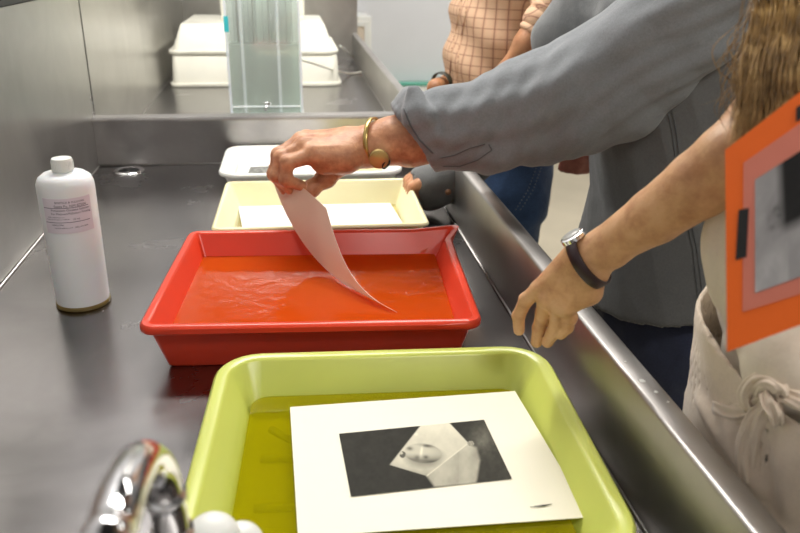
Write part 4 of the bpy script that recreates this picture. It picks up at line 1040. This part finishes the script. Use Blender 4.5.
s3 = Sdf(); s3.loft([(.84, 1.05, 1.85, .13, .19), (1.0, 1.05, 1.85, .13, .185), (1.2, 1.04, 1.85, .13, .19), (1.34, 1.04, 1.85, .11, .18), (1.42, 1.04, 1.85, .07, .11)], .04); s3.chain([v3(1.03, 1.70, 1.37), v3(1.03, 2.0, 1.37)], [.065, .065], .05); s3.cone(v3(1.04, 1.85, 1.40), v3(1.03, 1.85, 1.435), .070, .064, .02); s3.chain([v3(1.0, 1.67, 1.34), v3(.965, 1.62, 1.09), hp + v3(.15, .0, .06)], [.07, .055, .042], .03); s3.chain([v3(1.0, 2.03, 1.34), v3(1.02, 2.08, 1.1), v3(1.0, 2.05, .9)], [.07, .055, .045], .03)
organic('sweater', [(s3, .007)], BLACKCL, p3, disp=folds(31, .006, [(12, .5)]))
legs_trousers((1.05, 1.85), ((1.05, 1.75, math.pi), (1.08, 1.97, math.pi)), JEANS, p3, .86, .93, .13, .16, 9)
ph = MB(); pp = PY(591, 150, 1.745); ph.box((pp[0], pp[1] - .0, pp[2]), (.036, .0045, .010), .002, R=Matrix.Rotation(-.45, 3, 'Y')); settle(tag(ph.build('phone', DARK, None, smooth=False), 'black phone held by the hand seen beside the grey shirt', 'phone'))

# ---------------------------------------------------------------- the woman with the card
wo = empty('person', (.5, .53, 0), 'long-haired person in cream wrap apron resting one hand on the lime tray', 'person')
w0 = PD(588, 257, .735); w1 = PD(606, 247, .725); w2 = PD(655, 216, .69); w3_ = PD(700, 184, .655); w4 = PD(728, 163, .635)
wb = Sdf(); wb.chain([w0, w1, w2, w3_, w4], [RR(20, w0), RR(20.5, w1), RR(28, w2), RR(34, w3_), RR(37, w4)], .004)
wb.cone(PD(584, 262, .738), PD(612, 250, .722), .014, .015, .012)
elb = PD(738, 157, .630); sho = v3(.52, .64, 1.315)
wb.chain([elb, PD(800, 85, .635), sho], [.031, .035, .044], .008)
K = [PD(539, 289, .775), PD(546, 299, .77), PD(557, 306, .764), PD(566, 307, .757)]
Wk = [PD(577, 256, .745), PD(582, 262, .742), PD(588, 268, .738), PD(593, 273, .734)]
for a, b, r in zip(Wk, K, (.0115, .012, .0115, .011)): wb.cone(a, b, .0150, r * .78, .008)
wb.chain([PD(591, 275, .742), PD(588, 291, .748), PD(573, 302, .758)], [.0125, .0130, .010], .008)    # base of the thumb
wf = [([K[0], PD(526, 300, .785), PD(518.5, 316, .797), PD(519, 330, .803)], [.0088, .0074, .0067, .0060]),
      ([K[1], PD(543, 313, .785), PD(539, 328, .800), PD(536.5, 342, .808)], [.0090, .0077, .0069, .0062]),
      ([K[2], PD(558, 321, .775), PD(553, 333, .787), PD(547.5, 342, .795)], [.0092, .0079, .0070, .0063]),
      ([K[3], PD(570, 317, .764), PD(567, 327, .774), PD(561, 334, .782)], [.0088, .0074, .0067, .0060])]
for pts, rs in wf: finger(wb, pts, rs, .0016)
wb.chain([PD(566, 290, .79), PD(556, 304, .80), PD(549, 314, .815), PD(545, 320, .822)], [.012, .010, .0092, .008], .006)   # thumb behind the palm
for a, b in zip(Wk, K): wb.cone(a + (b - a) * .4 + _n(O - a) * .0115, b + _n(O - b) * .0070, .0016, .0024, .006)
for k_ in K: wb.cone(k_ + _n(O - k_) * .003, k_ + _n(O - k_) * .0034, .0078, k=.005)
wr_ = Sdf()
wr_.chain([v3(.51, .53, 1.0), v3(.52, .53, 1.25)], [.08, .07], .02)
wr_.chain([v3(.52, .53, 1.30), v3(.505, .53, 1.36), v3(.475, .53, 1.45)], [.05, .048, .044], .02)
hc = v3(.435, .53, 1.525); wL, wRm = head_sdf(wr_, hc, (-.75, .35, -.62), (-.6, .1, 1), .95)
mc_ = PD(868, 325, .465)      # the other hand holds the card outside the frame
wr_.chain([v3(.52, .42, 1.29), v3(.53, .33, 1.10), mc_ + v3(.035, -.02, -.02)], [.042, .034, .024], .02)
wr_.cone(mc_ + v3(.035, -.02, -.02), mc_ + v3(.018, -.004, -.012), .022, .02, .01)
for i in range(4): h0 = mc_ + v3(.012, .008, -.030 + .013 * i); wr_.chain([h0, h0 + v3(-.016, .012, 0), h0 + v3(-.030, .010, 0)], [.009, .008, .0075], .004)
organic('body', [(wb, .0014), (wr_, .005)], SKIN_W, wo, smooth=3); eyes(wL, wo, .95)
for pts, rs in wf: nail(pts[-1], pts[-2], v3(-.6, .6, .35), rs[-1], wo)
# wrist watch
axw = _n(w2 - w0); tov = _n(O - w0)
cw = PD(586, 257.5, .735)
sidev = np.cross(axw, tov)
V, Fc = band(PD(589, 261, .735), axw, sidev, .0262, .0240, .0125, .002, n=56); MB().add(V, Fc).build('watch_strap', LEATHER, wo)
sgn = 1 if (RC.T @ sidev)[1] > 0 else -1
wcp = cw + _n(sidev) * sgn * (RR(22.5, cw) + .0025) + tov * .004; nn_ = _n(_n(sidev) * sgn + tov * .35)
wcase = MB().tube([wcp - nn_ * .003, wcp + nn_ * .0012, wcp + nn_ * .0022], [.0122, .0122, .0105], 32).build('watch_case', CHROME, wo, angle=40)
MB().tube([wcp + nn_ * .0022, wcp + nn_ * .0026], [.0098, .0098], 32).build('dial', simple('pale dial', lin(200, 200, 196), .2), wcase)
bk = cw - _n(sidev) * sgn * (RR(22.5, cw) + .0022) + tov * .003
MB().box(tuple(bk), (.007, .0045, .0022), .001, R=Matrix(np.stack([axw, _n(tov - axw * np.dot(tov, axw)), _n(sidev)], 1).tolist())).build('buckle', CHROME, wo, smooth=False)
# blouse and wrap apron
def tree_of(sd, h): V, Q = sd.polys(h); V = relax(V, Q, 3); return BVHTree.FromPolygons(V.tolist(), Q.tolist())
def lay(tree, pts, off=0., m=5):
    q = crom([(x, y, 0) for x, y in pts], m); out = []
    for p in q:
        r = _n(ray(p[0], p[1])); h = tree.ray_cast(Vector(O), Vector(r))
        if h[0] is not None: out.append(np.array(h[0]) + np.array(h[1]) * off)
    return out
def ridges(sd, tree, specs):
    for pts, r, off, k in specs:
        q = lay(tree, pts, off)
        if len(q) > 1:
            n_ = len(q); r_ = [r * (.35 + .65 * math.sin(math.pi * (i + .5) / n_)) for i in range(n_)]; sd.chain(q, r_, k)
def blouse_sdf():
    wt = Sdf(); wt.loft([(.96, .515, .53, .128, .138), (1.01, .515, .53, .130, .138), (1.045, .512, .53, .142, .146), (1.10, .504, .53, .146, .15), (1.17, .500, .53, .143, .155), (1.23, .512, .53, .122, .16), (1.30, .522, .53, .088, .15), (1.37, .515, .53, .056, .08)], .02)
    wt.chain([v3(.525, .64, 1.30), v3(.525, .67, 1.22)], [.064, .062], .03); wt.chain([v3(.525, .42, 1.30), v3(.535, .36, 1.17)], [.064, .056], .03); wt.chain([v3(.52, .43, 1.32), v3(.52, .63, 1.32)], [.058, .058], .04); return wt
wt = blouse_sdf(); tw = tree_of(wt, .005)
ridges(wt, tw, [([(730, 340), (742, 365), (757, 388), (768, 402)], .006, -.001, .012), ([(745, 330), (757, 360), (772, 388)], .007, -.001, .014), ([(790, 325), (778, 350), (776, 375), (790, 392)], .013, .000, .02),
    ([(720, 210), (716, 250), (719, 300)], .007, -.002, .015), ([(800, 340), (795, 365), (806, 385)], .012, -.002, .02)])
organic('blouse', [(wt, .0032)], LINEN_TOP, wo, disp=folds(12, .002, [(24, .5), (50, .2)]))
ap = Sdf(); ap.loft([(.42, .525, .53, .165, .18), (.70, .522, .53, .160, .175), (.88, .518, .53, .153, .166), (.955, .513, .53, .149, .160), (1.03, .511, .53, .150, .160)], .01)
apb = tree_of(ap, .005)

def apron_field():
    """skirt with an open sagging waist: an outer shell minus its inside, the top edge dipping towards the knot"""
    sd = Sdf(); sd.loft([(.42, .525, .53, .165, .18), (.70, .522, .53, .160, .175), (.88, .518, .53, .153, .166), (.955, .513, .53, .1500, .162), (1.045, .510, .53, .1540, .166)], .01); return sd
ap = apron_field()
ridges(ap, apb, [([(700, 398), (722, 430), (745, 462), (765, 490)], .0035, 0, .012), ([(730, 415), (738, 445), (752, 480)], .003, 0, .012), ([(790, 425), (786, 470), (790, 510)], .003, 0, .012), ([(800, 470), (793, 490), (785, 515)], .0025, .001, .004)])
_pf = ap.polys
def apron_polys(h):
    import types
    Fd, lo = Sdf.field(ap, h); n3 = Fd.shape; X = (lo[0] + h * np.arange(n3[0]))[:, None, None]; Y = (lo[1] + h * np.arange(n3[1]))[None, :, None]; Z = (lo[2] + h * np.arange(n3[2]))[None, None, :]
    zi = np.array([.40, .90, .96, 1.06]); f = lambda v: np.interp(Z, zi, v)
    cx, rx, ry = f([.52, .515, .512, .510]), f([.13, .142, .1465, .1505]), f([.14, .152, .158, .1625])
    inner = (np.sqrt(((X - cx) / rx) ** 2 + ((Y - .53) / ry) ** 2) - 1) * rx; inner = np.maximum(inner, .93 - Z)
    Fd = np.maximum(Fd, -inner)
    top = 1.012 + .022 * np.clip((Y - .47) / .12, -1, 1) + .004 * np.sin(X * 60); Fd = np.maximum(Fd, Z - top)
    ap.field = lambda h_: (Fd, lo); return Sdf.polys(ap, h)
ap.polys = apron_polys
apo = organic('apron', [(ap, .0030)], LINEN, wo, disp=folds(14, .0022, [(22, .5), (55, .3)]))
hm = drape(bvh(apo), [(701, 352), (701, 370), (712, 388), (728, 400), (745, 405)], .0006, 6)
kn = Sdf()
def flat(sd, pts, r, k=.003, off=0):
    q = lay(apb, [(p[0], p[1]) for p in pts], 0, 4); m_ = len(q)
    if m_ < 2: return
    lift = np.interp(np.linspace(0, 1, m_), np.linspace(0, 1, len(pts)), [p[2] for p in pts]); q = [p + _n(O - p) * l for p, l in zip(q, lift)]
    rs = [r[0] + (r[1] - r[0]) * i / (m_ - 1) for i in range(m_)] if isinstance(r, tuple) else [r] * m_; sd.chain(q, rs, k)
kb = MB()
def ribbon(pts, w, th=.0022, twist=0.):
    q = lay(apb, [(p[0], p[1]) for p in pts], 0, 5); m_ = len(q)
    lift = np.interp(np.linspace(0, 1, m_), np.linspace(0, 1, len(pts)), [p[2] for p in pts]); q = [p + _n(O - p) * l for p, l in zip(q, lift)]
    ws = np.interp(np.linspace(0, 1, m_), np.linspace(0, 1, len(w)), w)
    nrm_ = _n(O - q[m_ // 2]) + v3(0, 0, .35) ; V = []; Fc = []; nc = 17
    for i in range(m_):
        t = _n(q[min(i + 1, m_ - 1)] - q[max(i - 1, 0)]); nn = _n(nrm_ - t * np.dot(nrm_, t)); wv = np.cross(t, nn); ph = twist + i * .25
        for side in (1, -1):
            for k_ in range(nc):
                a = -1 + 2 * k_ / (nc - 1); a = a * side
                z = .0016 * math.sin(a * 5.2 + ph) + .0010 * math.sin(a * 11 - ph * 1.7) - .0035 * a * a + (th / 2 * side * math.sqrt(max(0, 1 - a ** 6)) + (.0011 * math.exp(-((abs(a) - .86) / .07) ** 2)) * side)
                V.append(q[i] + wv * a * ws[i] + nn * z)
    L2 = 2 * nc
    for i in range(m_ - 1):
        for k_ in range(L2): l = (k_ + 1) % L2; Fc.append((i * L2 + k_, i * L2 + l, (i + 1) * L2 + l, (i + 1) * L2 + k_))
    Fc.append(tuple(range(L2))[::-1]); Fc.append(tuple((m_ - 1) * L2 + k_ for k_ in range(L2))); kb.add(V, Fc)
ribbon([(716, 402, .003), (735, 407, .005), (752, 402, .009), (764, 396, .012)], (.010, .010, .007, .005))
ribbon([(768, 402, .010), (757, 418, .014), (750, 442, .012), (749, 462, .010), (752, 482, .009)], (.0045, .0085, .0105, .0105, .009), twist=1)
ribbon([(752, 412, .008), (748, 396, .016), (756, 382, .022), (770, 379, .024), (783, 388, .021), (786, 396, .014)], (.006, .0085, .0080, .0080, .0075, .006), twist=2)
ribbon([(768, 390, .018), (771, 402, .025), (777, 414, .024), (779, 426, .014)], (.0065, .0075, .0070, .0050), twist=.5)
ribbon([(779, 393, .014), (792, 395, .014), (808, 401, .012), (832, 410, .010)], (.006, .0085, .009, .009), twist=3)
kb.build('apron_tie', LINEN, wo)
legs_trousers((.52, .53), ((.53, .43, math.pi), (.53, .63, math.pi)), JEANS, wo, .84, .93, .118, .13, 11)
# hair: many strands falling from the bent head
hairm, nt, b = newmat('honey blond hair'); c_ = coords(nt)
nt.links.new(ramp(nt, noise(nt, c_, 60, 3), [(.3, lin(104, 78, 42)), (.5, lin(152, 118, 68)), (.7, lin(200, 166, 110))]), b.inputs['Base Color']); b.inputs['Roughness'].default_value = .38; b.inputs['Specular IOR Level'].default_value = .5
hair_cap('hair_crown', wL, wRm, hairm, wo, .96)
def strands(name, rows, rad, kind=None):
    m_ = MB(); rr_ = np.array([len(crom(r, 4)) for r in rows])
    VV = []; FF = []; b_ = 0
    for pts in rows:
        q = np.array(crom(pts, 4)); n_ = len(q); T = np.gradient(q, axis=0); T /= np.linalg.norm(T, axis=1)[:, None] + 1e-9
        u = np.cross(T, (0.3, .8, .1)); u /= np.linalg.norm(u, axis=1)[:, None] + 1e-9; w = np.cross(T, u)
        r = rad * np.clip(2.4 * (1 - np.arange(n_) / n_), .2, 1)[:, None]
        for a_ in (0, 2.094, 4.189): VV.append(q + (u * math.cos(a_) + w * math.sin(a_)) * r)
        i = np.arange(n_ - 1)
        for k_ in range(3): l = (k_ + 1) % 3; FF.append(np.stack([b_ + k_ * n_ + i, b_ + l * n_ + i, b_ + l * n_ + i + 1, b_ + k_ * n_ + i + 1], 1))
        b_ += 3 * n_
    return mesh(name, np.concatenate(VV).tolist(), np.concatenate(FF).tolist(), hairm, wo, kind=kind)
rows = []
for i in range(2600):
    u = random.random(); j = lambda s_: random.gauss(0, s_)
    root = wL(random.choice((-1, -1, -1, 1)) * random.uniform(.055, .078), random.uniform(-.06, .035), random.uniform(-.01, .075))
    ex = 734 + 100 * u + j(5); ey = 104 + 50 * random.random() + 20 * u; dd = .535 + .03 * random.random() - .03 * u
    rows.append([root, PD(775 + 85 * u + j(5), -60, dd + .02 + j(.006)), PD(756 + 92 * u + j(4), 15, dd + .01), PD(744 + 94 * u + j(5), 70 + j(4), dd), PD(ex, ey, dd - .004)])
strands('hair', rows, .0006, 'stuff')
rows = []
for i in range(34):
    x = 725 + 28 * random.random(); d0 = .57 + random.gauss(0, .012); y0 = random.uniform(-5, 60)
    rows.append([PD(765, y0 - 50, d0), PD(x + 20, y0, d0), PD(x + random.gauss(0, 7), y0 + 32, d0), PD(x + random.gauss(-2, 9), y0 + 55, d0), PD(x + random.gauss(2, 12), y0 + 75 + random.gauss(0, 8), d0)])
rows.append([PD(745, -20, .57), PD(738, 30, .57), PD(735, 62, .57), PD(736, 88, .57)])
rows.append([PD(752, 60, .57), PD(743, 84, .565), PD(728, 90, .565), PD(719, 108, .565), PD(722, 124, .565), PD(728, 132, .565)])
rows.append([PD(752, 62, .57), PD(744, 87, .565), PD(730, 92, .565), PD(721, 109, .565), PD(724, 122, .565)])
strands('stray_hair', rows, .0004, 'stuff')

# ---------------------------------------------------------------- the orange card she holds
ORG = simple('orange card', lin(240, 104, 16), .6, bs=.2, bsc=500, bd=.0004)
PINK = simple('pinkish film sheet', lin(214, 124, 104), .4)
FILM = picmat('negative film')
tl, bl = PD(725, 150, .515), PD(727, 352, .507); trc = PD(800, 92, .478); brc = PD(800, 325, .472)
U = (trc - tl); Vd = (bl - tl); fu = 2.0
nrm = _n(np.cross(Vd, U)); nrm = nrm if np.dot(nrm, O - tl) > 0 else -nrm
B3 = tl + U * fu; Vd2 = ((brc - trc) + Vd) / 2
def mp(u, v, off=0): return tl + U * u + (Vd * (1 - u) + (brc - trc) * u) * v + nrm * off   # u in frame units, 1 = right edge of the photo
def ray_mp(px, py):       # image point -> card coordinates
    r = ray(px, py); t = np.dot(tl - O, nrm) / np.dot(r, nrm); p = O + r * t - tl
    u = 0; 
    Aa = np.stack([U, Vd], 1); s_, *_r = np.linalg.lstsq(Aa, p, rcond=None); return s_
card = empty('picture_card', tuple(mp(.9, .5)), 'orange card with a taped dark negative, held upright at the right edge', 'card')
def plate(name, poly, off, th, mat, par=card, label=None):
    V = [tl + U * a + Vd * b_ + nrm * off for a, b_ in poly] + [tl + U * a + Vd * b_ + nrm * (off - th) for a, b_ in poly]; m_ = len(poly)
    Fc = [tuple(range(m_)), tuple(range(m_, 2 * m_))[::-1]] + [((i + 1) % m_, i, i + m_, (i + 1) % m_ + m_) for i in range(m_)]
    return mesh(name, V, Fc, mat, par, smooth=False, label=label)
def quad(pts): return [ray_mp(*p) for p in pts]
T_ = ray_mp(800, 92); Bq = ray_mp(800, 325); Ar = 1.9
def ext(a, b, u): t = (u - a[0]) / (b[0] - a[0]); return (u, a[1] + (b[1] - a[1]) * t)
a0, a1, a2, a3 = ray_mp(725, 150), T_, Bq, ray_mp(727, 352)
plate('orange_mat', [a0, ext(a0, a1, Ar), ext(a3, a2, Ar), a3], 0, .0009, ORG)
i0, i1, i3, i2 = ray_mp(744, 163), ray_mp(800, 124), ray_mp(743, 312), ray_mp(800, 294)
plate('film_border', [i0, ext(i0, i1, Ar - .2), ext(i3, i2, Ar - .2), i3], .0006, .0004, PINK, label='pinkish translucent film border')
n0, n1, n3, n2 = ray_mp(756, 180), ray_mp(800, 152), ray_mp(756, 293), ray_mp(800, 277)
neg = [n0, ext(n0, n1, Ar - .4), ext(n3, n2, Ar - .4), n3]
def ink3(u, v):
    t = .30 + .12 * fbm(u * 5, v * 5); x = u * 1.0
    t = t * (1 - np.clip((u - .24 - .05 * v) * 9, 0, 1) * np.clip((.62 - v) * 9, 0, 1) * .93); t = t * (1 - .6 * np.exp(-((u - .24) / .09) ** 2 - ((v - .42) / .12) ** 2) * fbm(u * 20, v * 20) * 1.6)
    t += .16 * np.clip((v - .6) * 3, 0, 1) * (u < .4) * fbm(u * 9 + 3, v * 6); t = np.clip(t, .015, 1); return np.stack([t * .95, t * .92, t * .93], 1)
W3 = [tl + U * a + Vd * b_ for a, b_ in neg]
plate('negative', neg, .0010, .0003, simple('negative base', lin(60), .4))
picture('negative_picture', *W3, 90, 110, ink3, FILM, card, 'dark grey negative image', nrm=nrm, off=.0013)
plate('tape', quad([(739.5, 210), (749.5, 208), (747, 257), (736.5, 260)]), .0012, .0004, DARK, label='black tape')
plate('tape', quad([(797, 108), (812, 98), (812, 112), (797, 122)]), .0012, .0004, DARK, label='black tape')
